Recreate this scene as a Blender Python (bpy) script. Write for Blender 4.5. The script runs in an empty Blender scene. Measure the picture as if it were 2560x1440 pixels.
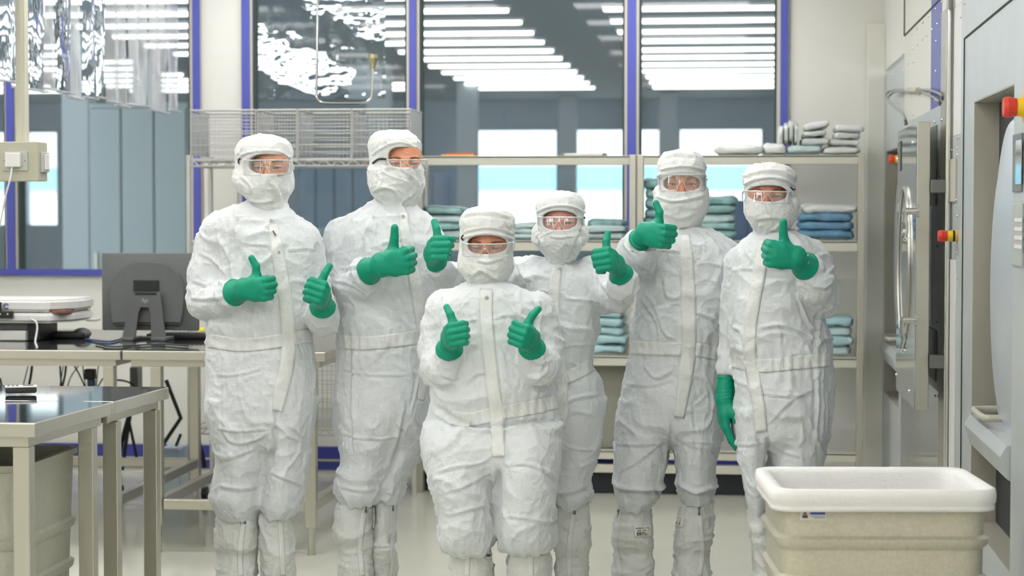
import bpy, bmesh, math, random
import numpy as np
from mathutils import Vector, Matrix, Euler
from mathutils.bvhtree import BVHTree
random.seed(7)
SC = bpy.context.scene
COL = SC.collection
PI = math.pi
F = 5000.0
CAM = Vector((0, 0, 1.5))
YAW, PITCH = math.atan(547 / F), math.atan(195 / math.hypot(F, 547))
cd = bpy.data.cameras.new('camera')
cam = bpy.data.objects.new('camera', cd); COL.objects.link(cam)
cam.location = CAM; cam.rotation_euler = (PI / 2 - PITCH, 0, YAW)
cd.sensor_width = 36; cd.lens = F / 2560 * 36; cd.clip_start = .1; cd.clip_end = 200
cd.dof.use_dof = True; cd.dof.focus_distance = 6.75; cd.dof.aperture_fstop = 3.7
SC.camera = cam
RM = Euler((PI / 2 - PITCH, 0, YAW)).to_matrix()
RN = np.array(RM)

def at(px, py, Y):
    """world point on the vertical plane y=Y seen at photo pixel (px, py)"""
    d = RM @ Vector(((px - 1280) / F, -(py - 720) / F, -1))
    return CAM + d * (Y / d.y)
def onx(px, py, X):
    d = RM @ Vector(((px - 1280) / F, -(py - 720) / F, -1))
    return CAM + d * (X / d.x)
def proj(P):
    q = (np.asarray(P, float) - np.array(CAM)) @ RN
    return np.stack([1280 - F * q[..., 0] / q[..., 2], 720 + F * q[..., 1] / q[..., 2]], -1)

# ---------------------------------------------------------------- materials
MATS = {}
def mat(name, col, rough=.5, metal=0., spec=.5, noise=0., nscale=20., bump=0., bscale=80., coat=0., emit=0., aniso=None, stretch=None):
    if name in MATS: return MATS[name]
    m = bpy.data.materials.new(name); m.use_nodes = True; MATS[name] = m
    nt = m.node_tree; b = nt.nodes['Principled BSDF']
    c = (*col, 1)
    b.inputs['Base Color'].default_value = c
    b.inputs['Roughness'].default_value = rough
    b.inputs['Metallic'].default_value = metal
    b.inputs['Specular IOR Level'].default_value = spec
    b.inputs['Coat Weight'].default_value = coat
    b.inputs['Coat Roughness'].default_value = .08
    if emit:
        b.inputs['Emission Color'].default_value = c; b.inputs['Emission Strength'].default_value = emit
    tc = nt.nodes.new('ShaderNodeTexCoord'); src = tc.outputs['Object']
    if stretch:
        mp = nt.nodes.new('ShaderNodeMapping'); mp.inputs['Scale'].default_value = stretch
        nt.links.new(src, mp.inputs[0]); src = mp.outputs[0]
    if noise:
        n = nt.nodes.new('ShaderNodeTexNoise'); n.inputs['Scale'].default_value = nscale; n.inputs['Detail'].default_value = 4
        nt.links.new(src, n.inputs['Vector'])
        r = nt.nodes.new('ShaderNodeValToRGB')
        r.color_ramp.elements[0].position = .3; r.color_ramp.elements[1].position = .7
        r.color_ramp.elements[0].color = (*[max(0, x * (1 - noise)) for x in col], 1)
        r.color_ramp.elements[1].color = (*[min(1, x * (1 + noise)) for x in col], 1)
        nt.links.new(n.outputs[0], r.inputs[0]); nt.links.new(r.outputs[0], b.inputs['Base Color'])
    if bump:
        n = nt.nodes.new('ShaderNodeTexNoise'); n.inputs['Scale'].default_value = bscale; n.inputs['Detail'].default_value = 3
        nt.links.new(src, n.inputs['Vector'])
        bp = nt.nodes.new('ShaderNodeBump'); bp.inputs['Strength'].default_value = bump; bp.inputs['Distance'].default_value = .01
        nt.links.new(n.outputs[0], bp.inputs['Height']); nt.links.new(bp.outputs[0], b.inputs['Normal'])
    return m

def S(r, g, b):
    f = lambda v: (v / 255 / 12.92) if v / 255 <= .04045 else ((v / 255 + .055) / 1.055) ** 2.4
    return (f(r), f(g), f(b))

def clear_mat(name, tint, gloss=.08, rough=.03, bump=0, bscale=30, bstretch=None, haze=0., hazecol=(1, 1, 1), facing=.6):
    m = bpy.data.materials.new(name); m.use_nodes = True; nt = m.node_tree; nt.nodes.clear(); MATS[name] = m
    out = nt.nodes.new('ShaderNodeOutputMaterial')
    tr = nt.nodes.new('ShaderNodeBsdfTransparent'); tr.inputs[0].default_value = (*tint, 1)
    gl = nt.nodes.new('ShaderNodeBsdfGlossy'); gl.inputs['Roughness'].default_value = rough
    lw = nt.nodes.new('ShaderNodeLayerWeight'); lw.inputs['Blend'].default_value = .3
    ma = nt.nodes.new('ShaderNodeMath'); ma.operation = 'MULTIPLY_ADD'
    nt.links.new(lw.outputs['Facing'], ma.inputs[0]); ma.inputs[1].default_value = facing; ma.inputs[2].default_value = gloss
    mx = nt.nodes.new('ShaderNodeMixShader')
    nt.links.new(ma.outputs[0], mx.inputs[0]); nt.links.new(tr.outputs[0], mx.inputs[1]); nt.links.new(gl.outputs[0], mx.inputs[2])
    last = mx
    if haze:
        df = nt.nodes.new('ShaderNodeBsdfDiffuse'); df.inputs[0].default_value = (*hazecol, 1)
        m2 = nt.nodes.new('ShaderNodeMixShader'); m2.inputs[0].default_value = haze
        nt.links.new(mx.outputs[0], m2.inputs[1]); nt.links.new(df.outputs[0], m2.inputs[2]); last = m2
    if bump:
        tc = nt.nodes.new('ShaderNodeTexCoord'); mp = nt.nodes.new('ShaderNodeMapping')
        mp.inputs['Scale'].default_value = bstretch or (1, 1, 1)
        n = nt.nodes.new('ShaderNodeTexNoise'); n.inputs['Scale'].default_value = bscale; n.inputs['Detail'].default_value = 1
        bp = nt.nodes.new('ShaderNodeBump'); bp.inputs['Strength'].default_value = bump; bp.inputs['Distance'].default_value = .05
        nt.links.new(tc.outputs['Object'], mp.inputs[0]); nt.links.new(mp.outputs[0], n.inputs['Vector'])
        nt.links.new(n.outputs[0], bp.inputs['Height']); nt.links.new(bp.outputs[0], gl.inputs['Normal'])
    nt.links.new(last.outputs[0], out.inputs[0])
    return m

# ---------------------------------------------------------------- objects
def tag(o, label=None, cat=None, group=None, kind=None):
    if label: o['label'] = label
    if cat: o['category'] = cat
    if group: o['group'] = group
    if kind: o['kind'] = kind
    return o
def empty(name, loc=(0, 0, 0), label=None, cat=None, group=None, rz=0):
    o = bpy.data.objects.new(name, None); COL.objects.link(o); o.location = loc; o.rotation_euler = (0, 0, rz)
    o.empty_display_size = .05
    return tag(o, label, cat, group)
def wmat(o):
    m = Matrix.LocRotScale(o.location, o.rotation_euler, o.scale)
    return wmat(o.parent) @ m if o.parent else m
def link(name, me, m, parent=None, smooth=True, world=False):
    o = bpy.data.objects.new(name, me); COL.objects.link(o)
    if m: me.materials.append(m)
    if smooth:
        me.polygons.foreach_set('use_smooth', [True] * len(me.polygons))
    if parent:
        o.parent = parent
        if world:                      # mesh given in world coordinates: bring it into the parent's space
            me.transform(wmat(parent).inverted())
    return o
def from_np(name, V, Fc, m, parent=None, smooth=True, world=True):
    me = bpy.data.meshes.new(name)
    me.from_pydata([tuple(map(float, v)) for v in V], [], [tuple(map(int, f)) for f in Fc]); me.update()
    return link(name, me, m, parent, smooth, world)
class MB:
    """collects shapes and links them as ONE mesh object"""
    def __init__(s): s.bm = bmesh.new()
    def box(s, c, d, bev=0, rz=0, rot=None):
        M = Matrix.Translation(c) @ (rot.to_4x4() if rot is not None else Matrix.Rotation(rz, 4, 'Z')) @ Matrix.Diagonal((*d, 1))
        r = bmesh.ops.create_cube(s.bm, size=1, matrix=M)
        if bev:
            es = list({e for v in r['verts'] for e in v.link_edges})
            bmesh.ops.bevel(s.bm, geom=es, offset=min(bev, min(d) * .45), segments=2, affect='EDGES', profile=.5)
        return s
    def bx(s, x0, x1, y0, y1, z0, z1, bev=0):
        return s.box(((x0 + x1) / 2, (y0 + y1) / 2, (z0 + z1) / 2), (abs(x1 - x0), abs(y1 - y0), abs(z1 - z0)), bev)
    def cyl(s, a, b, r, r2=None, n=20, caps=True):
        a, b = Vector(a), Vector(b); d = b - a
        M = Matrix.Translation((a + b) / 2) @ d.to_track_quat('Z', 'Y').to_matrix().to_4x4()
        bmesh.ops.create_cone(s.bm, cap_ends=caps, segments=n, radius1=r, radius2=r if r2 is None else r2, depth=d.length, matrix=M)
        return s
    def sph(s, c, r, sc=(1, 1, 1), u=20, v=12):
        bmesh.ops.create_uvsphere(s.bm, u_segments=u, v_segments=v, radius=r, matrix=Matrix.Translation(c) @ Matrix.Diagonal((*sc, 1)))
        return s
    def tube(s, pts, r, n=8, closed=False):
        pts = [Vector(p) for p in pts]; N = len(pts); rings = []
        up = None
        for i, p in enumerate(pts):
            if closed: t = pts[(i + 1) % N] - pts[i - 1]
            else: t = pts[min(i + 1, N - 1)] - pts[max(i - 1, 0)]
            t.normalize()
            if up is None:
                up = t.orthogonal().normalized()
            up = (up - t * up.dot(t)).normalized(); w = t.cross(up)
            rr = r[i] if isinstance(r, (list, tuple)) else r
            rings.append([s.bm.verts.new(p + (up * math.cos(2 * PI * k / n) + w * math.sin(2 * PI * k / n)) * rr) for k in range(n)])
        for i in range(N if closed else N - 1):
            A, B = rings[i], rings[(i + 1) % N]
            for k in range(n): s.bm.faces.new((A[k], A[(k + 1) % n], B[(k + 1) % n], B[k]))
        if not closed:
            s.bm.faces.new(rings[0][::-1]); s.bm.faces.new(rings[-1])
        return s
    def prism(s, pts, d):
        """closed polygon (3D points) swept by vector d"""
        d = Vector(d); a = [s.bm.verts.new(Vector(p)) for p in pts]; b = [s.bm.verts.new(Vector(p) + d) for p in pts]
        n = len(a); s.bm.faces.new(a[::-1]); s.bm.faces.new(b)
        for i in range(n): s.bm.faces.new((a[i], a[(i + 1) % n], b[(i + 1) % n], b[i]))
        return s
    def build(s, name, m, parent=None, smooth=False, world=True):
        bmesh.ops.recalc_face_normals(s.bm, faces=s.bm.faces)
        me = bpy.data.meshes.new(name); s.bm.to_mesh(me); s.bm.free()
        o = link(name, me, m, parent, False, world)
        if smooth:
            me.polygons.foreach_set('use_smooth', [True] * len(me.polygons))
            me.set_sharp_from_angle(angle=math.radians(35))
        return o
def spline(pts, n=8, closed=False):
    """Catmull-Rom through points"""
    P = [np.array(p, float) for p in pts]; out = []
    N = len(P)
    for i in range(N if closed else N - 1):
        p0 = P[i - 1] if (i > 0 or closed) else 2 * P[0] - P[1]
        p1 = P[i]; p2 = P[(i + 1) % N]
        p3 = P[(i + 2) % N] if (i + 2 < N or closed) else 2 * P[-1] - P[-2]
        for k in range(n):
            t = k / n
            out.append(.5 * (2 * p1 + (p2 - p0) * t + (2 * p0 - 5 * p1 + 4 * p2 - p3) * t * t + (3 * p1 - p0 - 3 * p2 + p3) * t ** 3))
    if not closed: out.append(P[-1])
    return [tuple(p) for p in out]
def copy_tree(o, parent=None):
    c = o.copy(); COL.objects.link(c)
    if parent: c.parent = parent
    for ch in [x for x in bpy.data.objects if x.parent == o]: copy_tree(ch, c)
    return c

# ---------------------------------------------------------------- noise
rng = np.random.RandomState(5)
_P = rng.rand(64, 64, 64).astype(np.float32)
def noise(p):
    """smooth value noise in -1..1, p (n,3)"""
    i = np.floor(p).astype(int); f = (p - i).astype(np.float32); f = f * f * f * (f * (f * 6 - 15) + 10)
    out = 0
    for a in (0, 1):
        for b in (0, 1):
            for c in (0, 1):
                w = (f[:, 0] if a else 1 - f[:, 0]) * (f[:, 1] if b else 1 - f[:, 1]) * (f[:, 2] if c else 1 - f[:, 2])
                out = out + w * _P[(i[:, 0] + a) & 63, (i[:, 1] + b) & 63, (i[:, 2] + c) & 63]
    return out * 2 - 1
def crumple(p, sc=7., seed=0., sq=(1, 1, 1)):
    """creased-cloth height, roughly -1..1: sharp ridges between soft dents"""
    p = (np.asarray(p, np.float32) * np.array(sq, np.float32)) * sc + seed
    w = np.stack([noise(p * .9 + 11), noise(p * .9 + 37), noise(p * .9 + 71)], 1) * .9
    h = 0; a = 1.
    for k, q in enumerate((1., 2.1, 4.3)):
        n = noise(p * q + w * (1.2 if k == 0 else .8) + 5 * k)
        h = h + a * (np.clip(1 - np.abs(n) * 2.6, 0, 1) ** 1.6)
        a *= .5
    return h - .45

# ---------------------------------------------------------------- distance fields
class Field:
    def __init__(s, lo, hi, h):
        s.lo = np.array(lo, float); s.h = h
        s.n = np.ceil((np.array(hi) - s.lo) / h).astype(int) + 1
        s.a = np.full(s.n, 9., np.float32)
    def _sub(s, lo, hi):
        i0 = np.clip(np.floor((np.array(lo) - s.lo) / s.h).astype(int), 0, s.n)
        i1 = np.clip(np.ceil((np.array(hi) - s.lo) / s.h).astype(int) + 1, 0, s.n)
        sl = tuple(slice(a, b) for a, b in zip(i0, i1))
        g = [(s.lo[k] + s.h * np.arange(i0[k], i1[k])).astype(np.float32) for k in range(3)]
        return sl, np.meshgrid(*g, indexing='ij', sparse=True)
    def add(s, prim, k=.02, op='u', pad=None):
        fn, lo, hi = prim; pad = (k + 3 * s.h) if pad is None else pad
        sl, g = s._sub(np.array(lo) - pad, np.array(hi) + pad)
        if 0 in s.a[sl].shape: return s
        b = fn(*g); a = s.a[sl]
        if op == 'u':
            if k > 0:
                t = np.clip(.5 + .5 * (a - b) / k, 0, 1); s.a[sl] = a * (1 - t) + b * t - k * t * (1 - t)
            else: s.a[sl] = np.minimum(a, b)
        elif op == 's':
            b = -b
            if k > 0:
                t = np.clip(.5 - .5 * (a - b) / k, 0, 1); s.a[sl] = a * (1 - t) + b * t + k * t * (1 - t)
            else: s.a[sl] = np.maximum(a, b)
        return s
    def mesh(s):
        """surface nets"""
        a = s.a; ins = a < 0
        c = [ins[i:a.shape[0] - 1 + i, j:a.shape[1] - 1 + j, k:a.shape[2] - 1 + k] for i in (0, 1) for j in (0, 1) for k in (0, 1)]
        cnt = sum(x.astype(np.int8) for x in c); act = (cnt > 0) & (cnt < 8)
        idx = np.argwhere(act); vid = np.full(act.shape, -1, np.int64); vid[act] = np.arange(len(idx))
        pos = np.zeros((len(idx), 3)); num = np.zeros(len(idx))
        cor = np.array([(i, j, k) for i in (0, 1) for j in (0, 1) for k in (0, 1)])
        val = [a[idx[:, 0] + i, idx[:, 1] + j, idx[:, 2] + k] for i, j, k in cor]
        for u in range(8):
            for v in range(u + 1, 8):
                if np.abs(cor[u] - cor[v]).sum() != 1: continue
                m = (val[u] < 0) != (val[v] < 0)
                t = np.where(m, val[u] / np.where(m, val[u] - val[v], 1), 0)
                pos += np.where(m[:, None], cor[u] + (cor[v] - cor[u]) * t[:, None], 0); num += m
        V = s.lo + s.h * (idx + pos / num[:, None])
        Q = []
        for ax in range(3):
            d1, d2 = [(1, 2), (2, 0), (0, 1)][ax]
            sl0 = [slice(1, -1)] * 3; sl1 = [slice(1, -1)] * 3; sl0[ax] = slice(0, -1); sl1[ax] = slice(1, None)
            s0 = ins[tuple(sl0)]; s1 = ins[tuple(sl1)]
            for flip, mk in ((False, s0 & ~s1), (True, ~s0 & s1)):
                e = np.argwhere(mk)
                if not len(e): continue
                off = np.array([1, 1, 1]); off[ax] = 0; e = e + off
                def vi(o1, o2):
                    q = e.copy(); q[:, d1] -= o1; q[:, d2] -= o2; return vid[q[:, 0], q[:, 1], q[:, 2]]
                q = np.stack([vi(1, 1), vi(0, 1), vi(0, 0), vi(1, 0)], 1)
                Q.append(q[:, ::-1] if flip else q)
        return V, np.concatenate(Q)
def normals(V, Q):
    n = np.cross(V[Q[:, 2]] - V[Q[:, 0]], V[Q[:, 3]] - V[Q[:, 1]])
    N = np.zeros_like(V)
    for k in range(4): np.add.at(N, Q[:, k], n)
    return N / np.maximum(np.linalg.norm(N, axis=1, keepdims=True), 1e-9)
def relax(V, Q, it=1, w=.5):
    for _ in range(it):
        A = np.zeros_like(V); c = np.zeros(len(V))
        for k in range(4):
            for o in (1, 3):
                np.add.at(A, Q[:, k], V[Q[:, (k + o) % 4]]); np.add.at(c, Q[:, k], 1)
        V = V * (1 - w) + w * A / np.maximum(c, 1)[:, None]
    return V
def cone(a, b, ra, rb):
    a = np.array(a, np.float32); b = np.array(b, np.float32); d = b - a; L = float(d @ d) + 1e-9
    def fn(x, y, z):
        t = np.clip(((x - a[0]) * d[0] + (y - a[1]) * d[1] + (z - a[2]) * d[2]) / L, 0, 1)
        return np.sqrt((x - a[0] - t * d[0]) ** 2 + (y - a[1] - t * d[1]) ** 2 + (z - a[2] - t * d[2]) ** 2) - (ra + (rb - ra) * t)
    r = max(ra, rb)
    return fn, np.minimum(a, b) - r, np.maximum(a, b) + r
def ell(c, r, R=None):
    c = np.array(c, np.float32); r = np.array(r, np.float32); Rm = np.eye(3) if R is None else np.array(R)
    mr = float(r.max())
    def fn(x, y, z):
        p = [x - c[0], y - c[1], z - c[2]]
        q = [(Rm[0][i] * p[0] + Rm[1][i] * p[1] + Rm[2][i] * p[2]) for i in range(3)]
        k0 = np.sqrt((q[0] / r[0]) ** 2 + (q[1] / r[1]) ** 2 + (q[2] / r[2]) ** 2)
        k1 = np.sqrt((q[0] / r[0] ** 2) ** 2 + (q[1] / r[1] ** 2) ** 2 + (q[2] / r[2] ** 2) ** 2)
        return k0 * (k0 - 1) / np.maximum(k1, 1e-5)
    return fn, c - mr, c + mr
def loft(rows, n=2.3, R=None, O=None):
    """rows: (z, xc, halfwidth, yc, halfdepth) from any order of z; R,O optional local frame (columns = axes)"""
    rows = sorted(rows); sm = np.array(spline(rows, 8)); o = np.argsort(sm[:, 0]); sm = sm[o]
    z0, z1 = sm[0, 0], sm[-1, 0]
    def fn(x, y, z):
        if R is not None:
            p = [x - O[0], y - O[1], z - O[2]]
            x, y, z = [(R[0][i] * p[0] + R[1][i] * p[1] + R[2][i] * p[2]) for i in range(3)]
        xc, hw, yc, hd = [np.interp(z, sm[:, 0], sm[:, k]).astype(np.float32) for k in (1, 2, 3, 4)]
        hw = np.maximum(hw, .004); hd = np.maximum(hd, .004)
        u = np.abs((x - xc) / hw); v = np.abs((y - yc) / hd)
        k = (u ** n + v ** n + 1e-9) ** (1 / n)
        d = (k - 1) * np.minimum(hw, hd)
        e = np.maximum(z - z1, z0 - z)
        return np.maximum(d, e)
    lo = np.array([(sm[:, 1] - sm[:, 2]).min(), (sm[:, 3] - sm[:, 4]).min(), z0]); hi = np.array([(sm[:, 1] + sm[:, 2]).max(), (sm[:, 3] + sm[:, 4]).max(), z1])
    if R is not None:
        c = (lo + hi) / 2; r = np.linalg.norm(hi - lo) / 2; c = np.array(R) @ c + np.array(O); lo, hi = c - r, c + r
    return fn, lo, hi
# ================================================================ materials
M_wall = mat('wall_cream', S(232, 231, 224), .45, noise=.015, nscale=3)
M_wall2 = mat('wall_lower', S(229, 228, 220), .4)
M_floor = mat('floor_epoxy', S(203, 203, 190), .16, spec=.6, noise=.03, nscale=2.5)
M_blue = mat('blue_frame', S(82, 90, 180), .35)
M_navy = mat('navy_skirting', S(62, 68, 155), .35)
M_alu = mat('alu_edge', S(205, 200, 188), .35, metal=.3)
M_gasket = mat('dark_gasket', S(60, 75, 72), .6)
M_glass = clear_mat('window_glass', (.93, .975, .965), gloss=.05, facing=.25, haze=.07, hazecol=(.62, .74, .80))
M_steel = mat('brushed_steel', S(198, 195, 184), .32, metal=.85, bump=.06, bscale=60, stretch=(1, 1, 14))
M_steel_top = mat('polished_steel_top', S(196, 203, 205), .05, metal=1.)
M_steel_m = mat('machine_steel', S(202, 208, 209), .34, metal=.3, noise=.04, nscale=5)
M_steel_mir = mat('mirror_steel', S(205, 212, 220), .1, metal=1.)
M_steel_dk = mat('dark_steel', S(120, 122, 118), .4, metal=.6)
M_worktop = mat('black_worktop', S(40, 42, 42), .05, spec=.8)
M_white = mat('white_plastic', S(228, 227, 225), .4)
M_beige = mat('beige_plastic', S(196, 194, 178), .45)
M_black = mat('black_plastic', S(28, 32, 31), .45)
M_dkgrey = mat('dark_grey_plastic', S(104, 107, 107), .42, noise=.05, nscale=30)
M_grey = mat('grey_plastic', S(120, 124, 123), .4)
M_chrome = mat('chrome', S(220, 220, 215), .12, metal=1.)
M_wire = mat('zinc_wire', S(205, 205, 200), .35, metal=.35)
M_red = mat('red_knob', S(222, 62, 45), .35)
M_yel = mat('yellow_collar', S(238, 200, 20), .4)
M_orange = mat('amber_disc', S(240, 190, 90), .45)
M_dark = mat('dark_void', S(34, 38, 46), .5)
M_back = mat('far_room_wall', S(168, 184, 196), .6, noise=.06, nscale=1.5)
M_back_c = mat('far_room_ceiling', S(146, 160, 166), .7)
M_back_f = mat('far_room_floor', S(165, 172, 172), .25)
M_backdk = mat('far_room_blue', S(66, 94, 134), .5)
M_tube = mat('lit_tube', (1, 1, 1), .5, emit=3.0)
M_panel = mat('lit_panel', (1, .99, .97), .5, emit=10.)
M_sheetblue = mat('light_blue_wrap', S(178, 214, 220), .3, noise=.1, nscale=14, bump=.5, bscale=22)
M_sheetteal = mat('teal_wrap', S(146, 186, 186), .2, noise=.25, nscale=16, bump=.7, bscale=18)
M_sheetwhite = mat('white_wrap', S(222, 226, 224), .3, noise=.05, nscale=14, bump=.5, bscale=22)
M_denim = mat('blue_cloth_wrap', S(104, 148, 178), .35, noise=.4, nscale=11, bump=.8, bscale=14)
M_sheetpale = mat('pale_blue_wrap', S(205, 226, 228), .3, noise=.06, nscale=14, bump=.5, bscale=22)

def struct(mb, name, m, smooth=False, parent=None):
    o = mb.build(name, m, parent, smooth)
    if parent is None: o['kind'] = 'structure'
    return o
YB = 11.1; XR = .83; XL = -5.2; YF = -2.5; H = 3.0
def WX(px, Y=YB): return at(px, 525, Y).x
def WZ(py, Y=YB): return at(1827, py, Y).z

struct(MB().bx(XL - .2, 2.0, YF, YB + .1, -.1, 0), 'floor', M_floor)
struct(MB().bx(XL - .2, 2.0, YF, YB + .1, H, H + .1), 'ceiling', M_wall)
struct(MB().bx(XL - .1, XL, YF, YB + .1, 0, H), 'wall_left', M_wall)
struct(MB().bx(XL, 2.0, YF - .1, YF, 0, H), 'wall_front', M_wall)
# back wall: parapet below the glazing, two piers and the part beside the shelves
SILL = WZ(694)
wb = MB()
wb.bx(XL, 2.0, YB, YB + .12, 0, SILL)
wb.bx(WX(505), WX(610), YB, YB + .12, SILL, H)
wb.bx(WX(1968), 2.0, YB, YB + .12, SILL, H)
wb.bx(XL, 2.0, YB, YB + .12, 2.92, H)
struct(wb, 'wall_back', M_wall)
struct(MB().bx(XL, WX(1990), YB - .014, YB, .033, .165, .003), 'baseboard_back', M_navy)
struct(MB().bx(XL, WX(1990), YB - .018, YB, .083, .094), 'trim_1', M_alu)
# windows
def window(n, x0, x1, posts):
    w = empty('window_%d' % n); w['kind'] = 'structure'
    a, b = WX(x0), WX(x1)
    fr = MB(); fr.bx(a, b, YB - .01, YB + .1, SILL, WZ(680)); fr.bx(a, b, YB - .01, YB + .1, 2.88, 2.93)
    cap = MB(); cap.bx(a, b, YB - .025, YB - .008, WZ(695), WZ(678)); g = MB()
    for (q0, q1, c0, c1) in posts:
        fr.bx(WX(q0), WX(q1), YB - .012, YB + .1, SILL, 2.93)
        cap.bx(WX(c0), WX(c1), YB - .03, YB - .01, SILL, 2.93)
        for e in (WX(q0) - .006, WX(q1) + .006):
            g.bx(e - .006, e + .006, YB, YB + .08, WZ(680), 2.9)
    fr.build('frame', M_alu, w); cap.build('frame_cover', M_blue, w); g.build('gasket', M_gasket, w)
    from_np('pane', [(a, YB + .05, WZ(680)), (b, YB + .05, WZ(680)), (b, YB + .05, 2.9), (a, YB + .05, 2.9)], [(0, 1, 2, 3)], M_glass, w, smooth=False)
window(1, -500, 505, [(16, 46, 21, 40), (478, 508, 487, 504)])
window(2, 610, 1036, [(606, 634, 609, 628)])
window(3, 1036, 1579, [(1018, 1050, 1025, 1043)])
window(4, 1579, 1968, [(1561, 1597, 1568, 1590), (1940, 1970, 1949, 1968)])
# cream sheets of the pier seen between the two windows
struct(MB().bx(WX(512), WX(596), YB - .02, YB, WZ(640), WZ(410), .004), 'trim_2', M_wall2)
struct(MB().bx(WX(1975), WX(2190), YB - .012, YB, .034, SILL, .0), 'trim_3', M_wall2)
# luminous ceiling panels of this room; rows nearest the camera are added fill
lamp0 = empty('ceiling_and_fill_light', (0, 0, H), 'flush ceiling panel lamp out of the picture, rows nearest the camera added as fill', 'lamp', 'ceiling panel lamps')
MB().bx(-.66, .66, -.2, .2, -.03, -.002, .004).build('lamp_frame', M_white, lamp0, world=False)
MB().bx(-.62, .62, -.16, .16, -.036, -.028).build('diffuser', M_panel, lamp0, world=False)
first = True
for x in (-4.0, -2.3, -.5):
    for y in (-1.2, .4, 2.0, 3.6, 5.2, 6.6, 7.9, 9.2, 10.5):
        o = lamp0 if first else copy_tree(lamp0)
        first = False; o.location = (x, y, H)

# ================================================================ the hall behind the glass
YFAR = 28.0; HB = 3.05
struct(MB().bx(-16, 9, YB + .12, YFAR, -.1, 0), 'floor_far', M_back_f)
struct(MB().bx(-16, 9, YB + .12, YFAR, HB, HB + .1), 'ceiling_far', M_back_c)
fw = MB()
def FX(px): return at(px, 525, YFAR).x
def FZ(py): return at(1827, py, YFAR).z
wz0, wz1 = FZ(567), FZ(320)
wins = [(-140, 20), (65, 147), (560, 655), (1185, 1394), (1438, 1650), (1696, 1907)]
fw.bx(-16, 9, YFAR, YFAR + .2, 0, wz0); fw.bx(-16, 9, YFAR, YFAR + .2, wz1, HB)
edges = [-16] + [FX(v) for w in wins for v in w] + [9]
for i in range(0, len(edges), 2): fw.bx(edges[i], edges[i + 1], YFAR, YFAR + .2, wz0, wz1)
struct(fw, 'wall_far', M_back)
for i, (a, b) in enumerate(wins):
    mb = MB()
    for x in (FX(a), FX(b)): mb.bx(x - .02, x + .02, YFAR - .02, YFAR + .1, wz0, wz1)
    for z in (wz0, wz1): mb.bx(FX(a), FX(b), YFAR - .02, YFAR + .1, z - .02, z + .02)
    struct(mb, 'window_%d' % (i + 5), M_back)
for n, (sx, x) in enumerate((('left', -16), ('right', 9))):
    struct(MB().bx(x - .1 if n == 0 else x, x if n == 0 else x + .1, YB + .12, YFAR, 0, HB), 'wall_far_' + sx, M_back)
# pale building outside with a cyan band, seen through the far windows
bo = empty('building', (0, 44, 0), 'pale blown-out building with a light cyan band outside the far windows', 'building')
MB().bx(-30, 20, 44, 48, 0, 6).build('facade', mat('pale_render', S(240, 242, 242), .8), bo)
MB().bx(-30, 20, 43.9, 44, at(1827, 472, 44).z, at(1827, 415, 44).z).build('band', mat('cyan_band', S(150, 215, 232), .7), bo)
g_out = MB().bx(-30, 20, YFAR + .2, 44, -.15, -.05); struct(g_out, 'ground', mat('pavement', S(190, 190, 185), .8))
# light tubes of the hall
tube0 = empty('tube_light', (0, 0, HB), 'lit fluorescent tube lamp on the dark ceiling of the hall behind the glass', 'lamp', 'rows of tube lamps in the hall')
MB().bx(-.76, .76, -.07, .07, -.02, 0).build('housing', M_white, tube0, world=False)
MB().bx(-.745, .745, -.03, .03, -.05, -.018, .01).build('tube', M_tube, tube0, world=False)
first = True
for x in (-9.06, -6.85, -4.64, -2.43, -.22, 2.0):
    for k in range(12):
        o = tube0 if first else copy_tree(tube0)
        first = False; o.location = (x, 14.2 + .965 * k, HB)
# columns and cupboards of the hall
col0 = MB().bx(-.12, .12, -.12, .12, 0, HB - .001, .01).build('pillar', mat('hall_pillar', S(185, 196, 202), .5), None, world=False)
tag(col0, 'grey square pillar standing in the hall behind the glass', 'pillar', 'pillars of the hall')
col0.location = (at(1170, 525, 24).x, 24, 0)
for px, y in ((950, 21), (370, 20), (200, 17), (1420, 27), (1670, 26.5)):
    c = col0.copy(); COL.objects.link(c); c.location = (at(px, 525, y).x, y, 0)
def cupboard(px0, px1, y, z1, m, label, n=3, z0=0):
    t = empty('cupboard', (at(px0, 525, y).x, y, 0), label, 'cupboard')
    a, b = at(px0, 525, y).x, at(px1, 525, y).x
    MB().bx(a, b, y, y + .5, z0, z1, .01).build('body', m, t)
    for i in range(n):
        w = (b - a) / n
        d = MB().bx(a + w * i + .01, a + w * (i + 1) - .01, y - .02, y, z0 + .05, z1 - .04, .005).build('door', m, t)
        MB().bx(a + w * i + .04, a + w * i + .06, y - .035, y - .02, (z0 + z1) / 2 - .08, (z0 + z1) / 2 + .08).build('handle', M_alu, d)
cupboard(225, 470, 13.6, 2.25, mat('cupboard_green', S(160, 175, 180), .4), 'tall grey green cupboard in the hall behind the left window', 3)
cupboard(745, 930, 19, 1.95, mat('cupboard_slate', S(108, 134, 156), .5), 'slate cupboard in the hall between the two people on the left', 4)
cupboard(1775, 1960, 16, 1.58, M_backdk, 'dark blue cupboard in the hall behind the shelves on the right', 2)
cupboard(1620, 1655, 17, 1.62, M_backdk, 'narrow dark blue cupboard in the hall behind the shelf posts', 1)
cupboard(1000, 1165, 25, 2.0, mat('cupboard_steel', S(150, 172, 198), .5), 'blue grey cupboard by the hall pillar, left of the bright windows', 4)
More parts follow.
